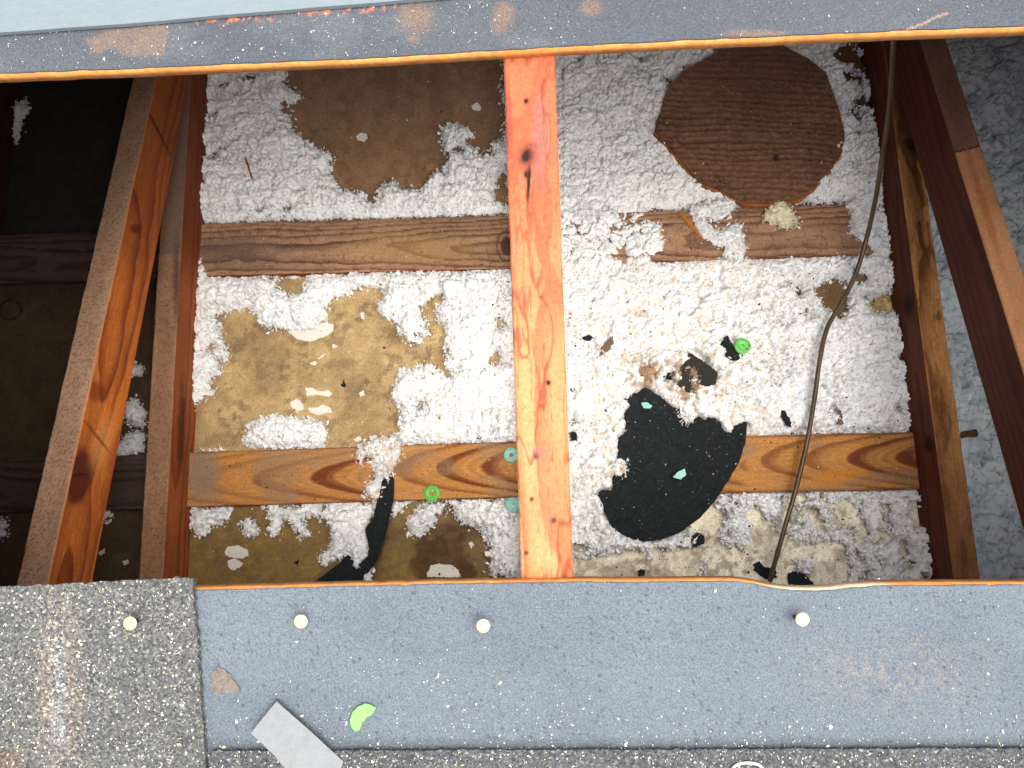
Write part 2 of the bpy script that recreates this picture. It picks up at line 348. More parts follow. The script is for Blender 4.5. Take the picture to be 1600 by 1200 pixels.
# ================================================================== TRUSSES
or1, or2, rd = lin(206, 116, 44), lin(148, 66, 20), lin(84, 24, 10)
gb1, gb2 = lin(190, 156, 126), lin(146, 112, 88)
def cat_tex(s, a, seed):          # weathered, finely crackled top edge
    f1, f2, _ = worley(s * 5 + 0.6 * fbm(s * 3, a * 3, 2, seed), a * 6, seed); return 1 - sst(0.02, 0.16, f2 - f1)
def col_web_l(s, a, b, f, u, v):
    side = wood_rgb(s, a, b, or1, or2, sp=0.8, pith=(2.2, -1.6), tilt=(0.0, 0.02), warp=1.5, fib=0.3, sharp=2, seed=11, blotch=0.45)
    side = mix(side, rd, (1 - sst(300, 560, v)) * 0.55)
    kn = ell(u, v, 124, 745, 18, 44, 0.2, 0.2, 0.15, 3); side = mix(side, lin(86, 26, 10), kn * 0.92); side = mix(side, lin(40, 12, 6), ell(u, v, 125, 742, 17, 1.6, 0.6, -0.1))
    side = mix(side, lin(230, 160, 85), ell(u, v, 160, 690, 14, 40, 0.6, 0.3) * 0.6)
    side = mix(side, lin(120, 44, 14), ell(u, v, 150, 612, 12, 16, 0.5) * 0.7); side = mix(side, lin(70, 20, 8), ell(u, v, 212, 357, 9, 7, 0.5) * 0.8)
    side = mix(side, lin(60, 18, 6), ell(u, v, 247, 205, 40, 2.0, 0.6, 1.1) * 0.9); side = mix(side, lin(110, 44, 14), ell(u, v, 150, 680, 36, 2.0, 0.6, 0.9) * 0.8)
    top = mix(gb1, gb2, fbm(s * 0.3, a * 1.0, 4, 5)); top = mix(top, lin(100, 70, 50), cat_tex(s, a, 6) * 0.7); top = mix(top, lin(190, 130, 84), (a > 0.62) * 0.8)
    top = top * (0.72 + 0.42 * sst(100, 800, v))[:, None]
    return np.where((f == 0)[:, None], top, side)
def col_chord_l(s, a, b, f, u, v):
    side = wood_rgb(s, a, b, lin(158, 86, 42), lin(118, 54, 24), sp=0.6, pith=(1.6, -1.2), tilt=(0, 0.012), warp=0.7, fib=0.22, seed=23, blotch=0.4)
    side = mix(side, rd, (1 - sst(330, 500, v)) * 0.6); side = mix(side, lin(70, 22, 10), ell(u, v, 283, 670, 6, 70, 0.6, 0.03, 0.3, 5) * 0.8)
    top = mix(lin(166, 126, 94), lin(130, 96, 72), fbm(s * 0.35, a, 4, 15)); top = mix(top, lin(84, 58, 44), cat_tex(s, a, 16) * 0.6)
    top = mix(top, lin(104, 84, 74), (v < 397).astype(float) * 0.75); top = mix(top, lin(60, 44, 38), ell(u, v, 276, 440, 5, 60, 0.7, 0, 0.3, 8) * 0.7)
    return np.where((f == 0)[:, None], top, side)
def col_chord_r(s, a, b, f, u, v):
    side = wood_rgb(s, a, b, lin(98, 48, 26), lin(66, 28, 16), sp=0.35, pith=(-1.6, -1.6), tilt=(0, 0.012), warp=0.6, fib=0.3, seed=33, blotch=0.4)  # dark reds carry painted shade for the left-facing side
    side = mix(side, lin(40, 14, 8), ell(u, v, 1420, 478, 8, 16, 0.5)); side = mix(side, lin(44, 16, 8), ell(u, v, 1452, 694, 8, 12, 0.5))
    top = wood_rgb(s, a, b, lin(172, 124, 72), lin(112, 70, 34), sp=0.16, pith=(0.2, -7), tilt=(0, 0.0), warp=0.25, fib=0.4, seed=35, blotch=0.35)
    top = mix(top, lin(96, 62, 42), sst(640, 800, v) * 0.55); top = mix(top, lin(104, 70, 52), (1 - sst(210, 260, v)) * 0.7); top = mix(top, lin(48, 26, 20), ell(u, v, 1428, 226, 16, 11, 0.5, 0.3, 0.2, 2) * 0.85)  # shadow at the upper end is painted into the top face
    return np.where((f == 0)[:, None], top, side)
def col_web_r(s, a, b, f, u, v):
    side = wood_rgb(s, a, b, lin(88, 40, 26), lin(62, 26, 18), sp=0.5, pith=(-2, -1.2), tilt=(0, 0.02), warp=0.6, fib=0.16, seed=43, blotch=0.3)  # web side likewise darkened, its shade painted into the reds
    up_ = (v < 236 + (1500 - u) * 0.27).astype(float)
    top = mix(lin(168, 122, 84), lin(138, 94, 60), fbm(s * 0.4, a * 1.2, 4, 45)); gr_ = mix(lin(124, 92, 74), lin(92, 64, 52), fbm(s * 0.4, a, 4, 46)); gr_ = mix(gr_, lin(76, 50, 40), cat_tex(s, a, 47) * 0.4)
    top = mix(top, gr_, up_); top = mix(top, lin(60, 34, 22), ((np.abs(v - (236 + (1500 - u) * 0.27)) < 2.0)) * 0.9)
    top = mix(top, lin(128, 66, 32), ell(u, v, 1540, 330, 6, 90, 0.6, -0.3, 0.4, 9) * 0.6)
    return np.where((f == 0)[:, None], top, side)
def col_rafter(s, a, b, f, u, v):
    c = wood_rgb(s, a, b, lin(188, 128, 82), lin(166, 96, 58), sp=0.55, pith=(0.9, 2.6), tilt=(0.02, 0.035), warp=1.1, fib=0.14, sharp=2.2, seed=52, blotch=0.22)
    wx = u + 10 * (fbm(s * 0.8, a * 0.6, 3, 5) - 0.5)
    c = mix(c, lin(158, 72, 46), (1 - sst(200, 600, v)) * 0.75)                        # redder upper half
    c = mix(c, lin(134, 84, 78), ell(wx, v, 846, 215, 11, 66, 0.7, -0.02, 0.3, 7) * 0.75)   # grey-mauve streak
    c = mix(c, lin(112, 40, 30), ell(wx, v, 797, 195, 5, 70, 0.8, -0.05, 0.4, 9) * 0.65)
    veins = 1 - sst(0.0, 0.055, np.abs(fbm(s * 0.42 + 3, a * 1.5, 4, 61) - 0.5)); c = mix(c, lin(112, 44, 30), veins * 0.75 * sst(0.35, 0.6, fbm(s * 0.2, a * 0.4, 3, 62)))
    veins = 1 - sst(0.0, 0.03, np.abs(fbm(s * 0.3 + 13, a * 2.2, 4, 67) - 0.47)); c = mix(c, lin(120, 46, 32), veins * 0.55)
    for (x, y, rx, ry, an) in [(823, 243, 8, 12, 0.3), (824, 272, 4, 5, 0), (822, 158, 2.5, 3, 0), (838, 713, 3.0, 3.4, 0), (865, 813, 3.2, 3.4, 0), (857, 598, 2.4, 2.4, 0), (826, 285, 1.4, 30, 0.05), (831, 780, 2, 2.4, 0), (822, 864, 2.2, 2.2, 0)]:
        k = ell(u, v, x, y, rx * 1.9, ry * 1.7, 0.6, an, 0.2, int(x)); c = mix(c, lin(100, 40, 26), k * 0.8); k = ell(u, v, x, y, rx * 0.75 + 1.3, ry * 0.75 + 1.3, 0.4, an, 0.2, int(y)); c = mix(c, lin(22, 10, 8), k)
    c = mix(c, lin(140, 90, 82), ell(u, v, 846, 708, 16, 14, 0.8, 0, 0.3, 4) * 0.55); c = mix(c, lin(158, 100, 76), ell(wx, v, 850, 800, 22, 30, 0.9, 0, 0.3, 6) * 0.35)
    c = mix(c, lin(182, 90, 54), sst(0.5, 0.9, np.abs(a) / 0.75) * (1 - sst(0.9, 1, np.abs(a) / 0.75)) * 0.15)
    return c
def col_plain(seed, e=lin(170, 118, 74), l=lin(120, 72, 38)):
    return lambda s, a, b, f, u, v: wood_rgb(s, a, b, e, l, sp=0.4, pith=(0.5, 3), tilt=(0, 0.02), seed=seed)

def web_top(y): return 15.15 - 0.232 * (y + 1.1)
XA, XB, XCN = -22.6, 23.9, -0.6          # left truss right face, right truss left face, centre truss left face
def truss(xl, label, c_ch, c_web, c_top, res_top, visible_top=False):
    """xl = left face; top chord on the roof slope, level bottom chord, one slanting web"""
    t = thing('roof_truss', (xl + 0.75, 0, 0), label, 'roof truss', 'roof trusses')
    xc = xl + 0.75
    if visible_top:
        lumber('top_chord', (xc, Y0 + 2, roofz(Y0 + 2, 0)), (xc, -3, roofz(-3, 0)), 1.5, 3.5, c_top, t, res=0.5, rough_edge=0)
        o = lumber('top_chord', (xc, -3, roofz(-3, 0)), (xc, 18, roofz(18, 0)), 1.5, 3.5, c_top, t, res=res_top, rough_edge=0.012)
        lumber('top_chord', (xc, 18, roofz(18, 0)), (xc, Y1 - 2, roofz(Y1 - 2, 0)), 1.5, 3.5, c_top, t, res=0.5, rough_edge=0)
    else:
        lumber('top_chord', (xc, Y0 + 2, roofz(Y0 + 2, 0)), (xc, Y1 - 2, roofz(Y1 - 2, 0)), 1.5, 3.5, c_top, t, res=0.5, rough_edge=0)
    lumber('bottom_chord', (xc, -10, 3.55), (xc, 40, 3.55), 1.5, 3.55, c_ch, t, res=0.08)
    lumber('bottom_chord', (xc, Y0 + 2, 3.55), (xc, -10, 3.55), 1.5, 3.55, c_top, t, res=0.6, rough_edge=0)
    lumber('bottom_chord', (xc, 40, 3.55), (xc, Y1 - 2, 3.55), 1.5, 3.55, c_top, t, res=0.6, rough_edge=0)
    lumber('web', (xc, -23.5, web_top(-23.5)), (xc, 47, web_top(47)), 1.5, 3.7, c_web, t, res=0.08)
    return t
truss(XA - 1.5, 'left roof truss with an orange slanting web crossing its grey-topped bottom chord', col_chord_l, col_web_l, col_plain(3), 0.5)
truss(XB, 'right roof truss with dark red faces and a tan patched slanting web', col_chord_r, col_web_r, col_plain(4), 0.5)
# the middle truss: only its sunlit top chord is seen
tc_ = thing('roof_truss', (XCN + 0.78, 0, 0), 'middle roof truss, its bright orange top chord with a dark knot crossing the opening', 'roof truss', 'roof trusses')
xc = XCN + 0.78
def upper_chord(y0, y1, res, re_): lumber('top_chord', (xc + RAFT(y0), y0, roofz(y0, 0)), (xc + RAFT(y1), y1, roofz(y1, 0)), 1.52, 3.5, col_rafter, tc_, res=res, rough_edge=re_, cut=0.045)
def RAFT(y): return 0.0
upper_chord(-3.0, 17.0, 0.035, 0.012)
lumber('top_chord', (xc, Y0 + 2, roofz(Y0 + 2, 0)), (xc, -3.02, roofz(-3.02, 0)), 1.5, 3.5, col_plain(5), tc_, res=0.5, rough_edge=0)
lumber('top_chord', (xc, 17.02, roofz(17.02, 0)), (xc, Y1 - 2, roofz(Y1 - 2, 0)), 1.5, 3.5, col_plain(5), tc_, res=0.5, rough_edge=0)
lumber('bottom_chord', (xc, Y0 + 2, 3.55), (xc, Y1 - 2, 3.55), 1.5, 3.55, col_plain(6), tc_, res=0.4, rough_edge=0)
# ================================================================== FURRING BOARDS on the ceiling
def col_up(seed):
    def f_(s, a, b, f, u, v):
        c = wood_rgb(s, a, b, lin(160, 124, 96), lin(86, 56, 42), sp=0.24, pith=(0.2, -2.2), tilt=(0.012, 0.028), warp=0.35, fib=0.22, sharp=3, seed=seed, blotch=0.25)
        m = 1 - sst(0.0, 0.05, np.abs(fbm(s * 2.2, a * 2.2, 3, seed + 5) - 0.5)); c = mix(c, lin(74, 54, 42), m * 0.6)
        c = mix(c, lin(100, 84, 74), ell(u, v, 370, 390, 70, 26, 0.6, 0, 0.3, 5) * 0.6); c = mix(c, lin(176, 142, 84), ell(u, v, 640, 390, 90, 20, 0.7, 0, 0.4, 6) * 0.45)
        k = np.hypot((u - 792) / 15, (v - 384) / 22); c = mix(c, lin(54, 38, 30), (1 - sst(0.5, 0.8, k)) * 0.9); c = mix(c, lin(70, 46, 32), (np.abs(k - 1.05) < 0.12) * 0.6)
        c = np.where((f != 0)[:, None], lin(128, 62, 28), c); return c
    return f_
def col_low(seed):
    def f_(s, a, b, f, u, v):
        # nested arches of a flat-sawn face, each with its own apex
        c = mix(lin(196, 136, 66), lin(172, 124, 74), fbm(s * 0.4, a, 4, seed))
        lt = lin(104, 46, 14); wv = 0.5 * (fbm(s * 0.25, a * 0.5, 3, seed + 1) - 0.5) * 2
        acc = np.zeros_like(s)
        for ap, cen, k, rep in ARCH:
            d = (s - ap) * k[0] - ((a - cen) ** 2) * k[1] + wv * 1.2
            q = d / rep; fr = q - np.floor(q); ring = (sst(0, 0.12, fr) * (1 - sst(0.22, 0.62, fr)) + 0.35 * (1 - np.abs(((fr * 4) % 1) - .5) * 2) * (fr > 0.4)) * (0.6 + 0.4 * _h(np.floor(q), np.floor(q) * 0, seed + 3))
            acc = np.maximum(acc, ring * k[2](s, d))
        c = mix(c, lt, np.clip(acc * 1.1, 0, 0.95))
        fb = vn(s * 1.0, a * 34, seed + 7); c = c * (1 + 0.16 * (fb - 0.5) * 2)[:, None]
        gy = sst(0.52, 0.66, fbm(s * 0.35, a * 0.9, 4, seed + 9)); c = mix(c, lin(142, 116, 88), gy * 0.55)
        c = mix(c, lin(134, 118, 100), ell(u, v, 318, 740, 24, 46, 0.6, 0, 0.3, 5) * 0.8)
        c = mix(c, lin(198, 126, 34), ell(u, v, 1300, 745, 40, 12, 0.6, -0.15, 0.3, 6) * 0.7)
        spk = worley(s * 3.2, a * 3.2, seed + 12); c = mix(c, lin(52, 34, 24), (spk[2] > 0.72) * (1 - sst(0.05, 0.11, spk[0])) * 0.85)
        c = mix(c, lin(90, 40, 16), (np.abs(a) > 1.68) * 0.5)
        c = np.where((f != 0)[:, None], lin(120, 62, 26), c); return c
    return f_
ARCH = [(3.9, 0.1, (1.0, 2.4, lambda s, d: sst(-0.2, 0.2, d) * (1 - sst(11.6, 12.6, s)) + (d < 0) * 0.6), 3.7),
        (12.9, -0.2, (1.0, 1.9, lambda s, d: sst(-0.1, 0.2, d) * sst(11.6, 12.6, s)), 2.9)]
bt = 0.75
def board(name_lbl, xl, xr, tl, bl, tr, br, colf, res=0.075, seed=1):
    a0, a1 = P(*tl, bt), P(*bl, bt); b0, b1 = P(*tr, bt), P(*br, bt)
    A = (a0 + a1) / 2; B = (b0 + b1) / 2; sl_ = (B[1] - A[1]) / (B[0] - A[0]); wd = (abs(a0[1] - a1[1]) + abs(b0[1] - b1[1])) / 2
    A2 = (xl, A[1] + sl_ * (xl - A[0]), bt); B2 = (xr, A[1] + sl_ * (xr - A[0]), bt)
    o = lumber('furring_board', A2, B2, wd, bt - 0.004, colf, None, res=res, cut=0.03, seed=seed)
    return tag(o, name_lbl, 'board', 'furring boards across the ceiling')
board('upper left grey-brown board between left truss and orange chord, knot at its right end', XA + 0.01, XCN, (330, 348), (330, 432), (790, 338), (790, 418), col_up(71))
board('upper right weathered board with white insulation tufts fallen over it', XCN + 1.6, XB - 0.01, (1020, 331), (1020, 408), (1340, 318), (1340, 399), col_up(72), seed=2)
board('lower left orange board with bold arched grain and a lime cap on it', XA + 0.01, XCN, (303, 708), (303, 791), (803, 689), (803, 778), col_low(81), seed=3)
board('lower right golden board passing under the cable, next to the black felt', XCN + 1.6, XB - 0.01, (1165, 681), (1165, 770), (1420, 675), (1420, 765), col_low(82), seed=4)
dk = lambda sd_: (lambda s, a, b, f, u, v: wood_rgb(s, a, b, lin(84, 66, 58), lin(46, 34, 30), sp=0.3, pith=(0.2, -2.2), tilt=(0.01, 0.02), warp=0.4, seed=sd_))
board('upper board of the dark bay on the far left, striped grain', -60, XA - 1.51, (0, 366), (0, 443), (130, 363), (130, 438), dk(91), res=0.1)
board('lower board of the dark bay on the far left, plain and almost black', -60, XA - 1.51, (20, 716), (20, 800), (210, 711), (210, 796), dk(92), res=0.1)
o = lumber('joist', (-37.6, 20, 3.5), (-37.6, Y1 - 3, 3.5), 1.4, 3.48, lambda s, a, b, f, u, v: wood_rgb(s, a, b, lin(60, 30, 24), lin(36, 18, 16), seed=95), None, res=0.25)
tag(o, 'dark unlit joist at the far left edge of the opening', 'joist')
# stub of the lower board poking out right of the right truss
o = lumber('furring_board', P(1500, 680, 2.9) * [1, 1, 1], P(1528, 676, 3.0), 0.42, 0.3, col_plain(97, lin(86, 50, 30), lin(60, 34, 22)), None, res=0.06, rough_edge=0.05)
tag(o, 'small dark splintered board end right of the right truss', 'board')

# ================================================================== ROOF DECK
edge_u = np.array([T(*p, 0.5)[:2] for p in [(0, 118), (200, 110), (400, 101), (600, 92), (800, 80), (1000, 69), (1200, 60), (1400, 51), (1600, 43)]])
edge_l = np.array([T(*p, 0.5)[:2] for p in [(0, 926), (300, 921), (550, 914), (700, 911), (900, 908), (1060, 907), (1150, 907), (1175, 910), (1200, 916), (1230, 920), (1265, 922), (1300, 921), (1330, 917), (1370, 914), (1400, 913), (1500, 912), (1600, 912)]])
def yedge(tab, x): return np.interp(x, tab[:, 0], tab[:, 1]) + 0.016 * (fbm(x * 1.3, x * 0 + 2, 5, 5) - 0.5) * 2
OX0, OX1 = -17.2, 30.0                        # sides of the opening
def col_ply(V, u, v, below):
    c = mix(lin(222, 156, 86), lin(190, 118, 58), fbm(V[:, 0] * 0.35, V[:, 2] * 3, 4, 3)); c = c * (0.88 + 0.24 * vn(V[:, 0] * 9, V[:, 2] * 9, 2))[:, None]
    c = mix(c, lin(226, 196, 160), ell(u, v, 1290, 917, 95, 12, 0.4)); return c
def felt_fx(V, u, v, up):
    x, y = V[:, 0], V[:, 1]
    if up:
        c = mix(lin(78, 82, 87), lin(64, 68, 74), fbm(x * 0.2, y * 0.3, 4, 2)); c = mix(c, lin(94, 96, 98), sst(0.55, 0.75, fbm(x * 0.5, y * 1.0, 4, 12)) * 0.4)
        br = lin(122, 100, 80)
        q = polysd(u + 10 * (fbm(x * 2, y * 2, 4, 8) - .5), v + 10 * (fbm(x * 2, y * 2, 4, 9) - .5), [(130, 62), (165, 45), (262, 37), (258, 90), (200, 90), (175, 75), (150, 84)], 40); c = mix(c, br, sst(-3, 4, q) * 0.62 * (0.6 + 0.4 * fbm(x * 5, y * 5, 3, 6)))
        for (a_, b_, r1, r2, an) in [(648, 28, 26, 24, 0.5), (786, 26, 16, 24, 0.2), (645, 60, 10, 6, 0), (925, 12, 16, 12, 0), (1180, 52, 50, 5, 0)]:
            c = mix(c, lin(122, 96, 76), ell(u, v, a_, b_, r1, r2, 0.5, an, 0.35, int(a_)) * 0.55)
        k = sst(0.60, 0.70, fbm(x * 6, y * 6, 3, 31)) * ell(u, v, 400, 25, 85, 9, 0.5, -0.07); k = np.maximum(k, sst(0.6, 0.7, fbm(x * 6, y * 6, 3, 33)) * ell(u, v, 540, 12, 80, 9, 0.5, -0.07))
        c = mix(c, lin(190, 108, 66), k)
        c = mix(c, lin(176, 134, 102), (np.abs(v - (28 - (u - 1460) * 0.42) + 6 * (fbm(u / 30, v / 30, 2, 3) - .5)) < 1.6) * (u > 1400) * (u < 1480) * 0.5)
    else:
        c = mix(lin(92, 100, 106), lin(83, 91, 98), fbm(x * 0.25, y * 0.35, 4, 21)); c = mix(c, lin(96, 104, 109), sst(0.5, 0.75, fbm(x * 0.3, y * 0.5, 4, 22)) * 0.4)
        c = mix(c, lin(88, 96, 102), sst(1040, 1160, v) * 0.35)
        k = sst(0.5, 0.66, fbm(x * 4, y * 4, 4, 41)) * ell(u, v, 1390, 1050, 130, 48, 0.7, 0, 0.4, 2); c = mix(c, lin(112, 106, 100), k * 0.3)
        k = sst(0.58, 0.7, fbm(x * 9, y * 9, 3, 43)) * ell(u, v, 1390, 1050, 120, 50, 0.8, 0, 0.4, 2); c = mix(c, lin(160, 134, 106), k * 0.2)
        c = mix(c, lin(84, 92, 98), ell(u, v, 480, 1150, 110, 26, 0.8, 0.5, 0.3, 7) * 0.5)
        c = mix(c, lin(72, 78, 84), (1 - sst(4, 14, np.abs(v - 1163))) * 0.5 * (u > 322))  # shadow line beside the bottom shingle, painted into the felt
        f1, f2, id_ = worley(x * 8 + 2 * fbm(x, y, 2, 6), y * 8, 60); c = mix(c, lin(44, 50, 56), (id_ > 0.66) * (1 - sst(0.10, 0.36, f1)) * 0.45 * sst(0.3, 0.6, fbm(x * .8, y * .8, 3, 64)))
        f1, f2, id_ = worley(x * 5, y * 5, 61); c = mix(c, lin(30, 34, 38), (id_ > 0.82) * (1 - sst(0.12, 0.25, f1)) * 0.7)
    return c
xs_d = np.concatenate([[X0 - 8, -60, -30], np.arange(-17, 16, 0.06), [20, 30, 60, X1 + 8]])
def deck(up):
    tab = edge_u if up else edge_l; far = Y1 + 8 if up else Y0 - 10; sg = 1 if up else -1
    rows_i = np.concatenate([np.arange(0, 6.2, 0.06), [8, 14, 30, abs(far)]])
    def yf(off):
        def f_(X, Tt): return yedge(tab, X) + sg * (off + Tt + (0.015 * sst(0.5, 0.8, vn(X * 3.1, X * 0, 8)) if off else 0))
        return f_
    rows = rows_i.copy(); rows[-1] = abs(far) - 14 if up else abs(far) - 0
    lbl = ('upper roof deck sheet above the opening, grey felt with brown scuffs and orange cut edge' if up else 'lower roof deck sheet below the opening, blue-grey felt on plywood with chipped orange edge')
    t = thing('roof_deck', (0, tab[:, 1].mean(), roofz(tab[:, 1].mean(), 0)), lbl, 'roof deck')
    xs_p = xs_d if not up else xs_d
    slab('plywood_sheet', xs_p, np.array([0, 0.3, 2, 10, rows[-1]]), yf(0.0), lambda x, y: roofz(y, 0.5), 0.5 if up else 0.60, M_ply, t, colf=col_ply)
    slab('felt', xs_d, rows, yf(0.02), lambda x, y: roofz(y, 0.562) + 0.02 * (fbm(x * 0.4, y * 0.5, 3, 9) - 0.5), 0.06, M_felt, t, colf=lambda V, u, v, b: felt_fx(V, u, v, up))
    return t
deck(True); deck(False)
# deck beside the opening, left and right of the picture
for sgn, xa_, xb_, lb in ((-1, X0 - 8, OX0, 'roof deck sheet closing the left end of the opening'), (1, OX1, X1 + 8, 'roof deck sheet closing the right end of the opening')):
    t = thing('roof_deck', ((xa_ + xb_) / 2, 6, roofz(6, 0)), lb, 'roof deck')
    def yfs(X, Tt): 
        a_ = yedge(edge_l, X) + 0.01; b_ = yedge(edge_u, X) - 0.01; return a_ + (b_ - a_) * Tt
    slab('plywood_sheet', np.linspace(xa_, xb_, 12), np.linspace(0, 1, 8), yfs, lambda x, y: roofz(y, 0.5), 0.5, M_ply, t, colf=col_ply)
    slab('felt', np.linspace(xa_, xb_, 12), np.linspace(0, 1, 8), yfs, lambda x, y: roofz(y, 0.562), 0.06, M_felt, t, colf=lambda V, u, v, b: mix(lin(82, 90, 98), lin(74, 82, 90), fbm(V[:, 0], V[:, 1], 3, 1)))

# pale sheet, shingles
def deckz(off): return lambda x, y: roofz(y, off)
def Txy(p, off=0.6): return T(*p, off)[:2]
e0, e1 = Txy((0, 51), 0.75), Txy((640, 0), 0.75); dv = (e1 - e0) / np.linalg.norm(e1 - e0)
pl = [e0 - dv * 60, e0, Txy((200, 37), .75), Txy((400, 20), .75), e1, e1 + dv * 30, e1 + dv * 30 + [0, 60], e0 - dv * 60 + [0, 60]]
tag(plate('roofing_sheet', pl, lambda x, y: roofz(y, 0.76) + 0.03 * (fbm(x * 0.5, y * 0.5, 3, 4) - .5), 0.14, M_sheet, step=0.8, jit=0.008, inner=2.0), 'pale blue-grey sheet across the top left corner over the felt', 'roofing sheet')
def col_sh(x, y, u, v):
    c = np.ones((len(x), 3)) * np.array([1.0, 0.99, 0.97]); c = c * (0.8 + 0.4 * fbm(x * 0.5, y * 0.5, 4, 3))[:, None]
    st = ell(u, v, 92, 1075, 34, 120, 0.6, 0, 0.25, 3); c = mix(c, np.array([2.3, 1.75, 1.45]), st * 0.55 * (0.5 + fbm(x * 4, y * 4, 3, 8)))
    st = ell(u, v, 92, 1090, 12, 95, 0.5, 0, 0.2, 4); c = mix(c, np.array([1.9, 1.95, 2.1]), st * 0.75)
    c = mix(c, np.array([1.6, 1.6, 1.5]), ell(u, v, 90, 930, 40, 90, 0.8, 0.1, 0.3, 5) * 0.35); c = mix(c, np.array([1.5, .9, .6]), ell(u, v, 15, 1190, 30, 20, 0.5) * 0.5)
    return np.clip(c * np.array([0.41, 0.40, 0.37]), 0, 1) 
q0, q1, q2 = Txy((0, 917), .8), Txy((300, 902), .8), Txy((322, 1200), .8); dn = (q2 - q1) / np.linalg.norm(q2 - q1); dl = (q0 - q1) / np.linalg.norm(q0 - q1)
o = plate('shingle', [q1, q1 + dl * 40, q1 + dl * 40 + dn * 26, q1 + dn * 26], lambda x, y: roofz(y, 0.80) + 0.03 * (fbm(x * .6, y * .6, 3, 5) - .5), 0.2, M_shingle, step=0.11, jit=0.018, inner=0.16, colf=col_sh)
tag(o, 'large granulated grey shingle at the lower left corner with a worn streak', 'shingle', 'asphalt shingles')
s0, s1 = Txy((325, 1174), .8), Txy((1600, 1170), .8); ds = (s1 - s0) / np.linalg.norm(s1 - s0)
o = plate('shingle', [s0 + [0.01, 0], s0 + ds * 12, s0 + ds * 60, s0 + ds * 60 + [0, -26], s0 + [0.1, -26]], lambda x, y: roofz(y, 0.76) + 0.02 * (fbm(x * .6, y * .6, 3, 6) - .5), 0.15, M_shingle2, step=0.08, jit=0.015, inner=0.3,
          colf=lambda x, y, u, v: np.clip((0.30 + 0.2 * fbm(x, y, 3, 4))[:, None] * np.ones((len(x), 3)), 0, 1))
tag(o, 'dark granulated shingle edge running along the bottom of the picture', 'shingle', 'asphalt shingles')

# ================================================================== INSULATION
def clumps(x, y, seed=0, sc=1.0):
    wx = x + 0.35 * (fbm(x * 1.3, y * 1.3, 3, seed) - .5) * 2 + 0.12 * (fbm(x * 5, y * 5, 2, seed + 2) - .5) * 2
    wy = y + 0.35 * (fbm(x * 1.3 + 40, y * 1.3, 3, seed + 1) - .5) * 2 + 0.12 * (fbm(x * 5 + 9, y * 5, 2, seed + 3) - .5) * 2
    h = 0; cr = 0
    for k, (fq, am) in enumerate(((0.8, 0.34), (1.7, 0.34), (3.2, 0.20), (6.5, 0.07))):
        f1, f2, i_ = worley(wx * fq * sc + 3.3 * k, wy * fq * sc, seed + 10 * k)
        am = am * (0.55 + 0.9 * vn(x * 0.45 + 7 * k, y * 0.45 + 3 * k, seed + 70 + k))
        h = h + am * (np.sqrt(np.clip(1 - (f1 / 0.95) ** 2, 0, 1)) * (0.45 + 0.75 * i_)) - am * 0.75 * (1 - sst(0, 0.16, f2 - f1)) * sst(0.35, 0.6, vn(x * 1.1 + 5 * k, y * 1.1, seed + 80 + k))
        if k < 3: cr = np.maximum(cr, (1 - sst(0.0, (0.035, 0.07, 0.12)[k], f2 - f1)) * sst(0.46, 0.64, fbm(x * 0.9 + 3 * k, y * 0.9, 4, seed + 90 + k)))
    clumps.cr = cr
    return h + 0.06 * (fbm(x * 9, y * 9, 3, seed + 60) - .5)

BARE = [
 [(446,90),(446,111),(449,138),(472,158),(443,164),(440,177),(462,207),(495,233),(521,249),(511,275),(534,304),(547,307),(566,307),(586,326),(602,288),(622,291),(641,304),(667,291),(674,272),(693,275),(706,249),(726,246),(735,239),(768,249),(771,229),(790,229),(786,80)],
 [(774,281),(792,262),(795,324),(774,320)],
 [(322,351),(340,349),(800,336),(806,420),(338,433),(345,428),(335,415),(322,395)],
 [(1013,328),(1068,328),(1085,350),(1100,378),(1100,385),(1130,395),(1130,403),(1030,408),(1043,398),(1040,352),(1017,343)],
 [(1098,330),(1320,316),(1322,340),(1326,364),(1342,375),(1345,398),(1130,404)],
 [(345,485),(397,485),(414,504),(440,517),(500,515),(508,498),(518,469),(547,459),(592,448),(602,456),(592,488),(625,501),(628,524),(641,537),(661,535),(670,521),(657,482),(690,459),(696,469),(683,485),(696,517),(703,589),(674,573),(628,579),(615,608),(615,628),(631,647),(625,677),(609,690),(560,702),(298,706),(298,641),(319,621),(334,615),(329,595),(349,586),(342,566),(360,550),(342,517),(342,491)],
 [(420,435),(485,434),(475,456),(456,466),(430,452)],
 [(773,498),(788,496),(792,510),(776,512)], [(766,555),(782,552),(784,568),(768,570)], [(648,630),(660,628),(660,640),(650,642)],
 [(298,705),(803,690),(812,780),(298,792)],
 [(295,792),(560,786),(815,780),(822,925),(290,925)],
 [(1150,683),(1425,675),(1432,764),(1120,772)],
 [(1295,432),(1320,447),(1322,480),(1307,500),(1285,482),(1270,460)], [(1332,428),(1355,434),(1350,446),(1330,440)],
 [(1347,467),(1400,458),(1400,489),(1360,488)], [(1243,450),(1252,458),(1248,466),(1240,460)], [(1252,482),(1264,476),(1262,492),(1254,494)],
 [(1166,790),(1206,815),(1231,840),(1275,852),(1315,840),(1325,871),(1322,925),(1100,925),(1100,843),(1160,855),(1175,840),(1160,797)],
 [(895,870),(960,866),(1040,882),(1100,850),(1100,925),(890,925)], [(1075,800),(1110,790),(1130,800),(1120,840),(1080,835)],
 [(1290,785),(1320,780),(1345,800),(1340,815),(1300,805)],
]
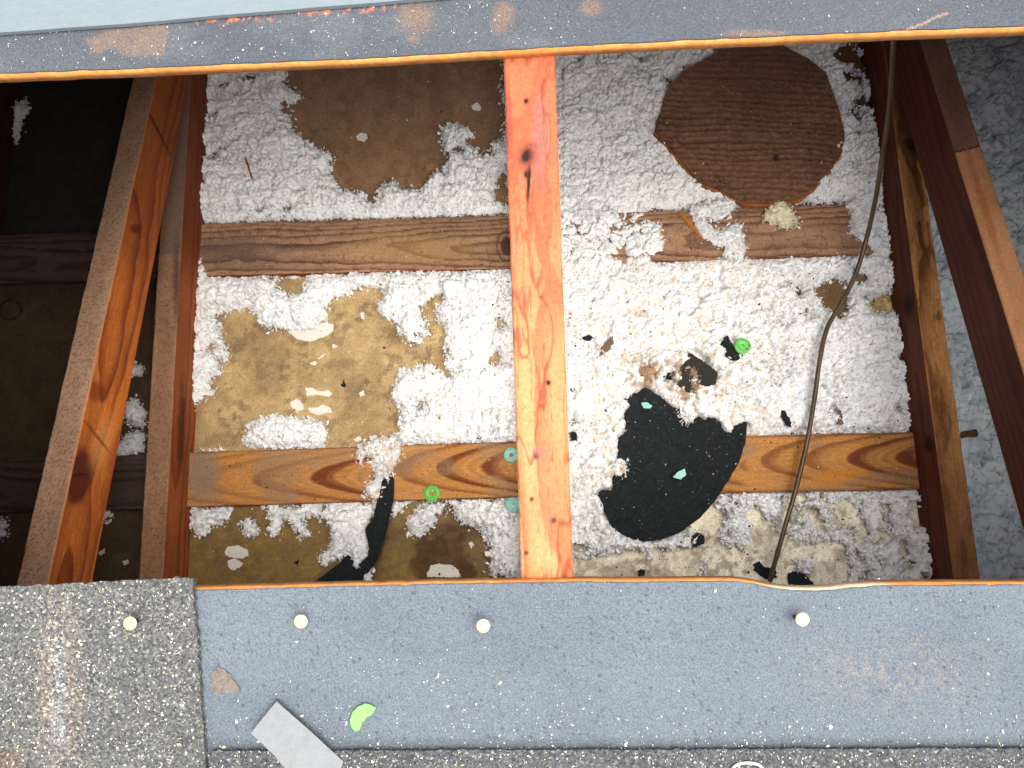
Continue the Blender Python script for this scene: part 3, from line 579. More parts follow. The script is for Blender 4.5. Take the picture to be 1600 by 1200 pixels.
PIT = [  # where the felt shows through the insulation
 [(970,627),(992,612),(1002,604),(1030,622),(1045,635),(1060,642),(1072,662),(1080,650),(1097,655),(1115,652),(1122,670),(1135,675),(1150,665),(1166,665),(1170,700),(1152,740),(1110,800),(1060,840),(1000,850),(950,825),(930,770),(952,765),(955,730),(960,712),(965,687),(975,677),(970,660),(977,640)],
 [(1077,551),(1095,560),(1121,582),(1117,600),(1098,602),(1080,606),(1060,596),(1056,580),(1072,572)], [(1060,596),(1080,606),(1082,622),(1066,618),(1052,606)]]
ISL = [
 [(690,203),(713,199),(739,213),(719,233),(696,242),(690,226)], [(729,236),(748,240),(746,250),(732,248)],
 [(375,698),(397,667),(427,651),(456,654),(505,660),(513,673),(508,700)], [(384,668),(398,652),(402,662),(392,674)],
 [(296,793),(364,795),(360,812),(335,820),(322,832),(307,832),(300,802)], [(380,817),(392,812),(405,825),(402,837),(386,838)],
 [(417,792),(470,795),(480,790),(505,792),(500,805),(478,808),(470,812),(488,838),(478,840),(455,815),(445,810),(438,832),(425,835),(422,805)],
 [(520,787),(585,789),(580,815),(577,872),(566,900),(552,890),(542,865),(517,880),(505,887),(502,867),(517,857),(515,815),(505,810)],
 [(612,787),(637,784),(630,795),(615,803)], [(635,812),(652,795),(667,790),(692,787),(692,800),(680,805),(677,820),(660,837),(640,829)],
 [(707,784),(812,778),(824,900),(767,899),(767,857),(755,830),(725,815),(710,802)], [(1131,806),(1160,800),(1170,830),(1160,850),(1140,845),(1128,822)],
 [(1240,876),(1262,870),(1272,880),(1262,895),(1244,890)], [(565,884),(582,888),(580,908),(566,906)]]
SPARSE = [([(1262,66),(1352,66),(1364,225),(1326,222),(1320,150),(1292,100)], 0.50), ([(1180,770),(1436,768),(1450,925),(1330,925),(1318,850),(1270,850),(1230,830)], 0.42),
          ([(895,850),(1110,850),(1110,925),(890,925)], 0.50), ([(1050,770),(1180,775),(1170,870),(1060,850)], 0.46), ([(1000,600),(1050,590),(1075,560),(1100,640),(1040,640)], 0.36), ([(770,800),(815,798),(818,840),(790,835)], 0.55), ([(560,445),(600,440),(600,470),(560,470)], 0.3)]
def stain_rgb(x, y, u, v, h):
    c = mix(lin(236, 240, 242), lin(244, 244, 240), fbm(x * 0.5, y * 0.5, 3, 1))
    warm = np.zeros_like(u)
    for (a_, b_, r1, r2, k) in [(1010, 560, 160, 110, 0.75), (1100, 460, 170, 70, 0.5), (960, 690, 70, 100, 0.8), (1140, 620, 80, 70, 0.8), (1200, 560, 120, 90, 0.4), (560, 640, 60, 60, .2), (720, 620, 110, 90, 0.35), (1000, 440, 120, 40, 0.5)]:
        warm = np.maximum(warm, k * ell(u, v, a_, b_, r1, r2, 0.8))
    n_ = fbm(x * 3.2, y * 3.2, 4, 91); c = mix(c, lin(230, 216, 194), warm * sst(0.42, 0.66, n_) * 0.6); c = mix(c, lin(206, 164, 122), warm * sst(0.60, 0.76, n_) * 0.5)
    rust = np.maximum(ell(u, v, 1000, 590, 26, 22, 0.6, 0, 0.4, 3), ell(u, v, 1075, 600, 40, 34, 0.6, 0, 0.4, 4)); c = mix(c, lin(150, 112, 62), rust * sst(0.38, 0.55, n_) * 0.85)
    sp = worley(x * 5.5, y * 5.5, 7); c = mix(c, lin(64, 58, 50), (sp[2] > 0.84) * (1 - sst(0.06, 0.17, sp[0])) * 0.8)
    c = mix(c, lin(150, 130, 118), sst(0.62, 0.74, fbm(x * 7, y * 7, 3, 19)) * 0.35)
    return c
def flake_cloud(pts, nrm_z, size, col, seed=0, flat=0.5):
    """ragged little flakes, seven-vertex curled chips, one per point"""
    r_ = np.random.default_rng(seed); n = len(pts); k = 6
    an = np.linspace(0, 2 * np.pi, k, endpoint=False)[None] + r_.uniform(-.35, .35, (n, k)); rr = r_.uniform(.45, 1.15, (n, k))
    loc = np.stack([np.cos(an) * rr, np.sin(an) * rr * r_.uniform(.18, .8, (n, 1)), r_.normal(0, .28, (n, k))], -1)
    loc = np.concatenate([loc, np.stack([r_.normal(0, .1, n), r_.normal(0, .1, n), r_.uniform(.15, .6, n)], -1)[:, None]], 1) * size[:, None, None]
    a = r_.uniform(0, 2 * np.pi, n); t = r_.normal(0, flat, n); t2 = r_.normal(0, flat, n)
    ca, sa, ct, st_, c2, s2 = np.cos(a), np.sin(a), np.cos(t), np.sin(t), np.cos(t2), np.sin(t2)
    x, y, z = loc[..., 0], loc[..., 1], loc[..., 2]
    y, z = y * ct[:, None] - z * st_[:, None], y * st_[:, None] + z * ct[:, None]
    x, z = x * c2[:, None] + z * s2[:, None], -x * s2[:, None] + z * c2[:, None]
    x, y = x * ca[:, None] - y * sa[:, None], x * sa[:, None] + y * ca[:, None]
    V = (np.stack([x, y, z], -1) + pts[:, None]).reshape(-1, 3)
    b = np.arange(n)[:, None] * 7; i = np.arange(k)[None]; Fc = np.stack([b + i, b + (i + 1) % k, np.broadcast_to(b + 6, (n, k))], -1).reshape(-1, 3)
    return V, Fc, np.repeat(col, 7, 0)
def join(parts):
    V, Fq, Cc, o = [], [], [], 0
    for v_, f_, c_ in parts:
        if f_.shape[1] == 3: f_ = np.concatenate([f_, f_[:, 2:]], 1)
        V.append(v_); Fq.append(f_ + o); Cc.append(c_); o += len(v_)
    return np.concatenate(V), Fq, np.concatenate(Cc)
def mk_mixed(name, hf, fl, mat_, parent=None, at=None):
    """heightfield quads + flake triangles in one mesh"""
    V = np.concatenate([hf[0], fl[0]]); o0 = np.array(at, float) if at is not None else np.array([V[:, 0].mean(), V[:, 1].mean(), V[:, 2].min()])
    me = bpy.data.meshes.new(name); q = hf[1]; t = fl[1] + len(hf[0]); me.vertices.add(len(V)); me.vertices.foreach_set('co', ((V - o0) * I).ravel())
    me.loops.add(q.size + t.size); me.loops.foreach_set('vertex_index', np.concatenate([q.ravel(), t.ravel()]).astype(np.int32))
    ls = np.concatenate([np.arange(len(q)) * 4, q.size + np.arange(len(t)) * 3]).astype(np.int32); lt = np.concatenate([np.full(len(q), 4), np.full(len(t), 3)]).astype(np.int32)
    me.polygons.add(len(ls)); me.polygons.foreach_set('loop_start', ls); me.polygons.foreach_set('loop_total', lt); me.update(calc_edges=True)
    me.polygons.foreach_set('use_smooth', np.concatenate([np.ones(len(q), bool), np.zeros(len(t), bool)]))
    a = me.color_attributes.new('Col', 'FLOAT_COLOR', 'POINT'); cc = np.clip(np.concatenate([hf[2], fl[2]]), 0, 1)
    a.data.foreach_set('color', np.concatenate([cc, np.ones((len(V), 1))], 1).ravel().astype(np.float32))
    me.materials.append(mat_); o = bpy.data.objects.new(name, me); C.objects.link(o); o.location = Vector(o0 * I); return o
def fluff(name, xr, yr, res, sdf, zb, thick, nfl, seed, mat_=None, colf=stain_rgb, fsize=(0.05, 0.15), edge=14.0, pit=None, sc=1.0, amp=1.0, crevice_shade=0.62):
    xs = np.arange(*xr, res); ys = np.arange(*yr, res); X, Y = np.meshgrid(xs, ys, indexing='ij'); x = X.ravel(); y = Y.ravel()
    u, v = proj(np.column_stack([x, y, np.full(x.shape, float(zb))])); sd = sdf(x, y, u, v)
    tk = thick(x, y, u, v) if callable(thick) else thick
    k = np.sqrt(np.clip((sd + 1) / edge, 0, 1)); h = k * (tk * (0.75 + 0.5 * fbm(x * 0.3, y * 0.3, 3, seed + 4)) * 0.8 + amp * clumps(x, y, seed, sc))
    if pit is not None: h = pit(x, y, u, v, h)
    z = zb + h - 0.03; V = np.column_stack([x, y, z]); Fc = grid_faces(len(xs), len(ys)); keep = (sd[Fc] > -1).all(1); Fc = Fc[keep]
    used = np.zeros(len(V), bool); used[Fc.ravel()] = True; re = np.cumsum(used) - 1; col = colf(x, y, u, v, h); col = mix(col, lin(70, 66, 60), clumps.cr * crevice_shade)  # shade between the clumps painted dark into the wool colour
    Vk = V[used]; ck = col[used]; Fk = re[Fc]
    r_ = np.random.default_rng(seed); sdk = sd[used]; pr = 1.0 + 11.0 * (1 - np.clip(sdk / 14, 0, 1)); pr /= pr.sum(); idx = r_.choice(len(Vk), nfl, p=pr)
    pt = Vk[idx] + r_.normal(0, 0.04, (nfl, 3)); edgep = 1 - np.clip(sdk[idx] / 10, 0, 1); pt[:, :2] += r_.normal(0, 0.15, (nfl, 2)) * edgep[:, None]; pt[:, 2] = np.maximum(pt[:, 2], zb + 0.03)
    sz = r_.uniform(*fsize, nfl) * r_.choice([0.7, 1, 1.5], nfl, p=[.5, .38, .12]); sz *= (1 + 0.35 * edgep)
    fl = flake_cloud(pt, None, sz, ck[idx] * r_.uniform(.92, 1.06, (nfl, 1)), seed)
    return mk_mixed(name, (Vk, Fk, ck), fl, mat_ or M_wool, at=(np.mean(xr), np.mean(yr), zb))

def main_sd(x, y, u, v):
    wob = 9 * (fbm(x * 1.6, y * 1.6, 4, 301) - .5) * 2 + 6 * (fbm(x * 6, y * 6, 3, 302) - .5) * 2
    straight = sst(0, 1, 1.0)
    sd = np.full(u.shape, 40.0)
    for i, b in enumerate(BARE):
        d = -polysd(u, v, b); brd = i in (2, 3, 4, 10, 12); sd = np.minimum(sd, d + (wob * (0.35 if brd else 0.8)))
    for p_, th in SPARSE:
        d = polysd(u, v, p_); nz = fbm(x * 1.15, y * 1.15, 4, 401); val = (nz - th) * 90 + 4; sd = np.where(d > 0, np.minimum(sd, np.maximum(val, -30) + np.clip(8 - d, 0, 8)), sd)
    for p_ in ISL: sd = np.maximum(sd, polysd(u, v, p_) + wob * 0.6)
    for a_, b_, r1 in [(393,124,9),(352,136,6),(338,182,7),(337,246,8),(350,236,5),(345,160,5),(372,150,4),(408,330,6),(452,328,6),(470,300,4),(1000,98,4),(1042,130,6),(1050,138,5),(1120,84,5),(1066,112,5),(1300,640,3),(1405,640,5),(1402,560,4),(895,660,5),(893,610,4)]:
        sd = np.minimum(sd, np.hypot(u - a_, (v - b_) * 1.5) - r1 + wob * 0.5)
    # scattered holes
    f1, f2, id_ = worley(x * 0.42, y * 0.42, 500); hole = (id_ > 0.83) * (v > 420) * (u < 900); sd = np.minimum(sd, np.where(hole, f1 * 52 - 7 + wob * 0.5, 40))
    return sd
def main_pit(x, y, u, v, h):
    d = np.full(u.shape, -45.0)
    for p_ in PIT: d = np.maximum(d, polysd(u, v, p_))
    d = d + 7 * (fbm(x * 1.8, y * 1.8, 4, 311) - .5) * 2 + 3 * (fbm(x * 7, y * 7, 2, 312) - .5)
    h = h * (1 - 0.5 * ell(u, v, 1172, 190, 128, 108, 0.08))
    h = h + 0.25 * (1 - np.clip(np.abs(d + 14) / 14, 0, 1))
    return h * (1 - sst(-1, 5, d)) + 0.5 * sst(-1, 5, d)
def main_th(x, y, u, v):
    t = np.full(x.shape, 0.45) + 0.25 * (u > 880) * (v < 320) + 0.66 * ell(u, v, 1010, 680, 170, 150, 0.4)
    brd = np.full(x.shape, -45.0)
    for i in (2, 3, 4, 10, 12): brd = np.maximum(brd, polysd(u, v, BARE[i]))
    t = t * (1 - 0.55 * sst(-30, -4, brd)) ; return t
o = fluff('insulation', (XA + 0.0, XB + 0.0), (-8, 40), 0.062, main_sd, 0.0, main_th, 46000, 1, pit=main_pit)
tag(o, 'loose white insulation spread over the ceiling between the left and right trusses', 'insulation', kind='stuff')

# right bay: deeper, smoother blanket in shade
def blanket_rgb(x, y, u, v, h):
    c = mix(lin(206, 216, 220), lin(176, 188, 194), fbm(x * 0.5, y * 0.5, 4, 3)); return mix(c, lin(120, 136, 144), sst(0.55, 0.75, fbm(x * 1.1, y * 1.1, 4, 13)) * 0.5)  # blue cast of the sky light put into the blanket colour
def bl_sd(x, y, u, v): return np.full(x.shape, 40.0)
o = fluff('insulation', (XB + 1.38, 60), (-14, 44), 0.085, bl_sd, 1.0, lambda x, y, u, v: 0.5 + 0.8 * fbm(x * .2, y * .2, 2, 2), 9000, 61, colf=blanket_rgb, sc=0.62, amp=1.5, crevice_shade=0.75, fsize=(0.04, 0.10))
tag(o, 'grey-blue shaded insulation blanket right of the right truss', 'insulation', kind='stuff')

# clumps one can point to
def clump(poly, zb, th, nfl, label, group=None, colf=None, seed=5, res=0.055, fsize=(0.05, 0.13), wobk=4.0, sc=1.0):
    pw = np.array([P(a_, b_, zb)[:2] for a_, b_ in poly]); lo = pw.min(0) - 0.4; hi = pw.max(0) + 0.4
    def sdf(x, y, u, v): return polysd(u, v, poly) + wobk * (fbm(x * 2.4, y * 2.4, 4, seed + 9) - .5) * 2
    kw = {} if colf is None else {'colf': colf}
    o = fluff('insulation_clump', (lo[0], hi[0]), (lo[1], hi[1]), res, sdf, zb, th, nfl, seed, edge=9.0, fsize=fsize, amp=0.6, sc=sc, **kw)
    return tag(o, label, 'insulation clump', group)
G = 'loose insulation clumps'
def st_warm(x, y, u, v, h):
    c = mix(lin(230, 230, 228), lin(214, 200, 184), sst(.45, .7, fbm(x * 3, y * 3, 4, 3))); sp = worley(x * 5.5, y * 5.5, 7); return mix(c, lin(70, 56, 44), (sp[2] > 0.7) * (1 - sst(0.06, 0.2, sp[0])) * 0.8)
clump([(560,700),(580,690),(600,684),(625,680),(628,707),(617,732),(606,753),(600,744),(592,782),(578,778),(572,762),(587,747),(582,720),(574,712),(562,726)], bt, 0.30, 700, 'stringy white insulation clump hanging over the lower left board above the black strip', G, st_warm, 21)
clump([(1200,325),(1212,312),(1222,318),(1240,335),(1246,350),(1232,358),(1215,352),(1196,347),(1192,335)], bt, 0.40, 420, 'yellowish insulation clump on the upper right board below the wooden disc', G, lambda x, y, u, v, h: mix(lin(236, 230, 206), lin(222, 214, 184), fbm(x * 2, y * 2, 3, 2)), 22)
clump([(1078,326),(1140,306),(1150,322),(1138,338),(1120,346),(1100,340),(1108,358),(1120,364),(1150,350),(1164,372),(1160,408),(1132,404),(1130,388),(1110,382),(1096,372),(1084,348)], bt, 0.28, 620, 'forked white insulation clump lying across the upper right board', G, None, 23)
clump([(1320,318),(1348,312),(1352,345),(1366,360),(1378,380),(1372,392),(1358,386),(1342,376),(1326,364),(1330,340)], bt, 0.28, 380, 'white insulation clump on the right end of the upper right board beside the cable', G, None, 24)
clump([(196,572),(222,572),(224,588),(204,590)], 0.0, 0.3, 120, 'topmost small grey clump in the gap between the left truss members', G, None, 25)
clump([(196,634),(214,626),(228,640),(229,668),(210,664),(198,652)], 0.0, 0.4, 260, 'rounded grey clump in the gap left of the left bottom chord', G, None, 26)
clump([(176,704),(190,690),(206,678),(226,676),(226,708),(186,712)], 0.0, 0.35, 320, 'flat grey clump in the left gap just above the dark board', G, None, 27)
clump([(157,812),(162,802),(174,797),(172,808),(160,816)], 0.0, 0.2, 70, 'tiny grey clump in the left gap below the dark board', G, None, 28)
clump([(-4,812),(10,812),(13,826),(8,838),(-4,838)], 0.0, 0.3, 140, 'grey clump at the left edge of the picture beside the leaning web', G, None, 29)
clump([(26,160),(44,160),(46,176),(34,200),(26,230),(22,200)], 0.0, 0.2, 140, 'dim clump beside the dark joist in the top left corner', G, None, 30)

from mathutils.bvhtree import BVHTree
def bvh(o):
    me = o.data; co = np.empty(len(me.vertices) * 3); me.vertices.foreach_get('co', co); off = o.location if o.parent is None else o.parent.location
    return BVHTree.FromPolygons((co.reshape(-1, 3) + np.array(off)).tolist(), [tuple(p.vertices) for p in me.polygons])
bv = [bvh(o) for o in C.objects if o.type == 'MESH' and o.name.split('.')[0] in ('insulation', 'insulation_clump', 'furring_board', 'ceiling')]
def surf(u, v):
    w0 = P(u, v, 0.6); best = 0.0
    for b in bv:
        hit = b.ray_cast(Vector((w0[0] * I, w0[1] * I, 10 * I)), Vector((0, 0, -1)))
        if hit[0] is not None: best = max(best, hit[0].z / I)
    return np.array([w0[0], w0[1], best + 0.02])
def rest(px):
    c_ = np.mean(px, 0); q = [surf(*p)[2] for p in px] + [surf(*(c_ * .5 + np.array(p) * .5))[2] for p in px] + [surf(*c_)[2]]
    return float(np.percentile(q, 92)) + 0.07

# ================================================================== DISC, FELT PIECES, CABLE
dz = 1.45
disc_px = [(1128,79),(1180,70),(1222,71),(1262,92),(1290,113),(1300,140),(1312,175),(1320,208),(1316,240),(1298,265),(1272,292),(1250,309),(1205,316),(1165,316),(1126,296),(1092,284),(1074,262),(1045,226),(1024,205),(1034,170),(1044,140),(1066,112),(1098,96)]
dp = [P(a_, b_, dz)[:2] for a_, b_ in disc_px]
def col_disc(x, y, u, v):
    q = y * 1.0 + 0.10 * x + 0.8 * (fbm(x * .12, y * .12, 3, 3) - .5)
    c = wood_rgb(x, q, x * 0, lin(126, 92, 68), lin(78, 52, 40), sp=0.42, pith=(40, 0), tilt=(0, 0), warp=0.5, fib=0.35, sharp=2, seed=101, blotch=0.25)
    f1, f2, _ = worley(x * 2.2, q * 5.5, 8); c = mix(c, lin(56, 36, 28), (1 - sst(0.02, 0.14, f2 - f1)) * 0.45)
    c = mix(c, lin(96, 76, 66), ell(u, v, 1190, 110, 120, 50, 0.8) * 0.4); c = mix(c, lin(36, 30, 28), ell(u, v, 1212, 246, 5, 5, 0.5)); return c
def disc_z(x, y): return dz + 0.012 * (y - 27) + 0.0 * x
t = thing('wooden_disc', (*np.mean(dp, 0), 0.75), 'round many-sided brown plywood disc lying on white insulation at upper right', 'wooden disc')
plate('face_veneer', dp, disc_z, 0.18, M_ply, t, step=0.25, jit=0.012, inner=0.13, colf=col_disc)
ce = np.mean(dp, 0); dp2 = [ce + (p - ce) * 1.012 + [0, -0.09] for p in dp]
plate('core_veneer', dp2, lambda x, y: disc_z(x, y) - 0.184, 0.3, M_ply, t, step=0.25, jit=0.03, inner=1.2, colf=lambda x, y, u, v: mix(lin(176, 110, 56), lin(120, 62, 30), fbm(x * 2, y * 2, 3, 5)))

felt_px = [(950,585),(1000,570),(1060,590),(1120,612),(1168,645),(1165,690),(1155,722),(1137,752),(1118,782),(1095,808),(1062,832),(1030,844),(1004,846),(980,840),(958,828),(944,800),(930,772),(916,738),(920,700),(935,640)]
def felt_z(x, y):
    y0 = P(1060, 770, 0)[1]; x0 = P(1090, 700, 0)[0]
    cr_ = y - P(1005, 668, 0)[1] - 0.52 * (x - P(1005, 668, 0)[0])          # a crease runs across the upper left
    return 0.90 + 0.30 * sst(0.0, 3.2, y0 - y) + 0.22 * sst(0, 3, x - x0) * (1 - sst(0.0, 3, y - y0)) + 0.16 * (fbm(x * .45, y * .45, 3, 7) - .5) + 0.05 * (fbm(x * 2, y * 2, 2, 17) - .5) + 0.05 * np.exp(-(cr_ / 0.10) ** 2)
o = plate('felt_scrap', [P(a_, b_, 0.9)[:2] for a_, b_ in felt_px], felt_z, 0.07, M_black, step=0.16, jit=0.012, inner=0.11, smooth=True)
tag(o, 'big rounded black felt scrap half buried in insulation beside the lower right board', 'felt scrap', 'black roofing felt scraps')
def scrap(px, z, label, mat_=None, seed=3, jit=0.03, tilt=(0.0, 0.0), name='felt_scrap', cat='felt scrap', group='black roofing felt scraps', th=0.06, on=P, colf=None, step=0.09):
    if z is None: z = rest(px)
    pts = [on(a_, b_, z)[:2] for a_, b_ in px]; c_ = np.mean(pts, 0)
    zf = (lambda x, y: z + tilt[0] * (x - c_[0]) + tilt[1] * (y - c_[1])) if on is P else (lambda x, y: roofz(y, z) + tilt[0] * (x - c_[0]) + tilt[1] * (y - c_[1]))
    return tag(plate(name, pts, zf, th, mat_ or M_black, step=step, jit=jit, inner=0.2, seed=seed, colf=colf), label, cat, group)
clump([(1078,578),(1086,576),(1092,586),(1088,600),(1096,606),(1088,614),(1076,606),(1080,592)], 1.25, 0.25, 160, 'small white insulation clump split across the worn felt scrap', G, None, 51)
clump([(962,716),(972,718),(982,730),(978,740),(968,736),(966,742),(960,734)], 1.0, 0.15, 120, 'white insulation clump on the left part of the big black felt', G, None, 52)
clump([(1062,640),(1076,648),(1072,664),(1066,652)], 1.1, 0.2, 60, 'pointed white insulation clump on the top edge of the big black felt', G, None, 53)
strip_px = [(606,738),(611,737),(616,750),(615,780),(607,815),(597,852),(585,880),(566,905),(552,925),(480,925),(492,907),(520,887),(542,867),(562,880),(577,865),(570,825),(582,812),(590,780),(597,752)]
o = plate('felt_strip', [P(a_, b_, 1.05)[:2] for a_, b_ in strip_px], lambda x, y: 1.05 - 0.35 * (1 - sst(-3, 3, y)) + 0.1 * (fbm(x, y, 2, 5) - .5), 0.07, M_black, step=0.15, jit=0.015, inner=0.2)
tag(o, 'long curved black felt strip hooking down from the lower left board', 'felt strip')
M_grey = mat('worn_felt', rgb=tuple(lin(44, 42, 38)), n_scale=500, n_amp=0.5, bump=0.6, b_scale=900)
M_bark = mat('bark', rgb=tuple(lin(112, 88, 72)), n_scale=500, n_amp=0.3, bump=0.5)
scrap([(1124,541),(1136,523),(1144,538),(1152,548),(1157,561),(1145,566),(1136,557),(1128,553)], None, 'jagged black felt scrap touching the lime cap on the insulation', seed=4, tilt=(0.1, 0.05))
scrap([(910,527),(920,523),(928,526),(922,533),(913,531)], None, 'tiny black felt scrap on white insulation just right of the orange chord', seed=5)
scrap([(1220,640),(1226,642),(1237,660),(1236,668),(1229,665),(1221,652)], None, 'slim black felt scrap on insulation left of the cable above the golden board', seed=6)
scrap([(1232,895),(1248,892),(1262,900),(1272,912),(1270,922),(1236,922),(1230,905)], None, 'black felt scrap at the chipped deck edge right of the cable end', seed=7)
scrap([(1177,882),(1186,878),(1194,886),(1212,888),(1214,902),(1202,908),(1188,900),(1178,892)], None, 'black felt scrap under the lower end of the cable', seed=8)
scrap([(1077,838),(1092,833),(1101,838),(1100,850),(1084,856)], None, 'black felt scrap below the big rounded felt piece', seed=9)
scrap([(1076,550),(1094,560),(1122,582),(1119,600),(1100,605),(1082,612),(1060,606),(1056,584),(1066,572)], None, 'dark worn felt scrap showing through insulation above the big felt piece', M_grey, seed=10)
scrap([(457,880),(466,874),(465,884),(462,880)], 0.06, 'small black felt scrap on olive ceiling paper at lower left', seed=11, th=0.05)
scrap([(480,600),(484,594),(486,604),(479,603)] if False else [(532,602),(537,594),(541,601),(538,606)], 0.06, 'small black felt scrap on the tan ceiling paper', seed=12, th=0.05)
scrap([(890,674),(901,676),(902,688),(893,690)], None, 'black felt scrap tucked against the right side of the orange chord', seed=13)
scrap([(960,838),(1000,888),(1010,890),(1004,900),(996,898)] if False else [(996,890),(1008,890),(1008,900),(997,900)], None, 'black felt scrap on cream ceiling paper by the lower deck edge', seed=14)
scrap([(931,556),(938,544),(950,530),(957,525),(959,536),(950,548),(938,557)], None, 'curved brown bark chip on white insulation right of the orange chord', M_bark, seed=15, tilt=(0.2, 0.1), name='wood_chip', cat='wood chip', group='brown wood chips')
scrap([(1308,640),(1315,642),(1318,662),(1309,664)], None, 'small brown wood chip on insulation above the golden board right of the cable', M_bark, seed=16, name='wood_chip', cat='wood chip', group='brown wood chips')
scrap([(381,244),(385,246),(395,278),(393,280)], None, 'thin reddish splinter on insulation at the upper left', mat('rust_wood', rgb=tuple(lin(140, 78, 52)), n_amp=.2), seed=17, name='wood_chip', cat='wood chip', group='brown wood chips', jit=0.015)
scrap([(1058,328),(1063,330),(1083,350),(1103,374),(1098,375),(1074,350)], bt + 0.12, 'slender orange wood splinter lying on the upper right board', mat('fresh_splinter', rgb=tuple(lin(176, 110, 44)), n_amp=.25), seed=18, name='wood_splinter', cat='splinter', group=None, jit=0.01, th=0.1)

# plaster flakes
def flake(px, label, z=0.10, seed=1): return scrap(px, z, label, M_white, seed=seed, name='plaster_flake', cat='flake', group='white plaster flakes', jit=0.02, th=0.07)
flake([(447,512),(462,512),(485,507),(505,504),(521,506),(521,516),(512,524),(500,528),(485,534),(465,530),(452,520)], 'largest leaf-shaped white flake on tan ceiling paper under the insulation edge', seed=1)
flake([(556,212),(564,207),(573,209),(574,216),(568,221),(559,219)], 'lone oval white flake in the middle of the brown ceiling paper', seed=2)
flake([(738,163),(745,160),(752,166),(750,173),(741,172),(737,169)], 'small white flake high on the brown paper near the orange chord', seed=3)
flake([(477,606),(487,606),(497,611),(514,610),(519,615),(514,620),(496,617),(480,619)], 'bone-shaped white flake on tan paper, upper of two', seed=4)
flake([(481,637),(494,637),(505,632),(517,637),(519,645),(510,644),(497,649),(485,644)], 'ragged white flake on tan paper just below the bone-shaped one', seed=5)
flake([(453,629),(464,623),(474,632),(474,640),(464,642),(455,636)], 'diamond white flake left of the two ragged flakes on tan paper', seed=6)
flake([(351,862),(356,854),(372,852),(387,859),(388,868),(378,873),(362,871),(352,867)], 'rounded white flake at lower left, upper of two touching flakes', seed=7)
flake([(356,876),(366,873),(380,880),(376,886),(365,891),(357,887)], 'smaller white flake at lower left, below the rounded one', seed=8)
flake([(667,896),(674,884),(688,881),(706,883),(716,890),(720,902),(668,902)], 'broad white flake half under the lower deck edge', seed=9)
flake([(563,489),(568,488),(570,498),(565,498)], 'tiny white flake on tan paper nearest the upper insulation', seed=10)
flake([(497,560),(506,552),(506,556),(498,561)] , 'tiny slanted white flake on tan paper', seed=11); flake([(484,568),(490,564),(496,566),(492,571)], 'tiny white flake on tan paper left of the slanted one', seed=12)
flake([(518,537),(527,540),(524,543),(519,543)], 'tiny white flake just below the largest flake', seed=13); flake([(562,612),(568,610),(569,618),(563,620)], 'tiny white flake on tan paper right of the bone-shaped one', seed=14)
flake([(552,686),(563,682),(565,688),(556,690)], 'small white flake above the lower left board, left of a pair', seed=15); flake([(577,682),(588,679),(589,686),(579,687)], 'small white flake above the lower left board, right of a pair', seed=16)
flake([(732,848),(738,846),(741,853),(735,857)], 'little white flake on dark stained paper left of the orange chord foot', seed=17)
flake([(154,862),(163,858),(163,864),(155,868)], 'small pale flake in the dark gap at lower left', seed=18); flake([(191,877),(199,874),(201,880),(194,883)], 'small round pale flake low in the dark left gap', seed=19)

# cable
cab = [(1397,40,15.5),(1394,100,13),(1389,170,10.5),(1380,235,8),(1370,300,5.5),(1356,365,3.2),(1337,428,2.3),(1314,474,2.0),(1292,514,1.9),(1281,562,1.85),(1273,620,1.75),(1261,690,1.75),(1244,762,1.7),(1225,828,1.6),(1209,885,1.2),(1203,908,0.8)]
cp = catmull([P(a_, b_, c_) for a_, b_, c_ in cab], 10)
Vt, Ft = tube(cp, 0.145, 14); n_ = len(cp); sI = np.repeat(np.arange(n_), 14)
cc = mix(lin(104, 88, 62), lin(56, 46, 36), fbm(sI * 0.3, np.tile(np.arange(14), n_) * .3, 3, 4))
tag(mk('cable', Vt, Ft, M_cable, col=cc), 'stiff brownish metal cable bending down across the right half of the opening', 'cable')

# plastic caps
def ring_pts(c_, r_, n=28, jit=0, seed=0):
    g = np.random.default_rng(seed); an = np.linspace(0, 2 * np.pi, n, endpoint=False); rr = r_ * (1 + g.normal(0, jit, n)); return [(c_[0] + a * math.cos(t), c_[1] + a * math.sin(t)) for a, t in zip(rr, an)]
def cap(px, z, r_, mat_, label, seed=1, hr=0.36, tilt=(0.02, 0.03)):
    if z is None: z = rest(ring_pts(px, 10, 8))
    c_ = P(*px, z)[:2]
    t = thing('plastic_cap', (*c_, z), label, 'plastic cap', 'round plastic nail caps')
    zf = lambda x, y: z + 0.05 + tilt[0] * (x - c_[0]) + tilt[1] * (y - c_[1]) + 0.02 * np.cos(np.hypot(x - c_[0], y - c_[1]) / r_ * 9)
    plate('disc', ring_pts(c_, r_), zf, 0.05, mat_, t, step=9, jit=0, inner=0.09, hole=np.array(ring_pts(c_, r_ * hr, 14, 0.12, seed)))
    an = np.linspace(0, 2 * np.pi, 33); rp = np.column_stack([c_[0] + r_ * 0.97 * np.cos(an), c_[1] + r_ * 0.97 * np.sin(an), 0 * an]); rp[:, 2] = z + 0.05 + tilt[0] * (rp[:, 0] - c_[0]) + tilt[1] * (rp[:, 1] - c_[1])
    Vr, Fr = tube(rp, 0.035, 8); mk('rim', Vr, Fr, mat_, t); return t
cap((1160, 541), None, 0.50, M_green, 'lime green cap resting on white insulation beside a black scrap', 1, 0.16)
cap((675, 771), bt, 0.50, M_green, 'lime green cap on the edge of the lower left board', 2, 0.38)
cap((799, 711), bt + 0.1, 0.46, M_teal, 'teal cap on the lower left board, half tucked under the orange chord', 3, 0.30)
cap((801, 789), None, 0.46, M_teal, 'teal cap on insulation below the board beside the orange chord', 4, 0.26)
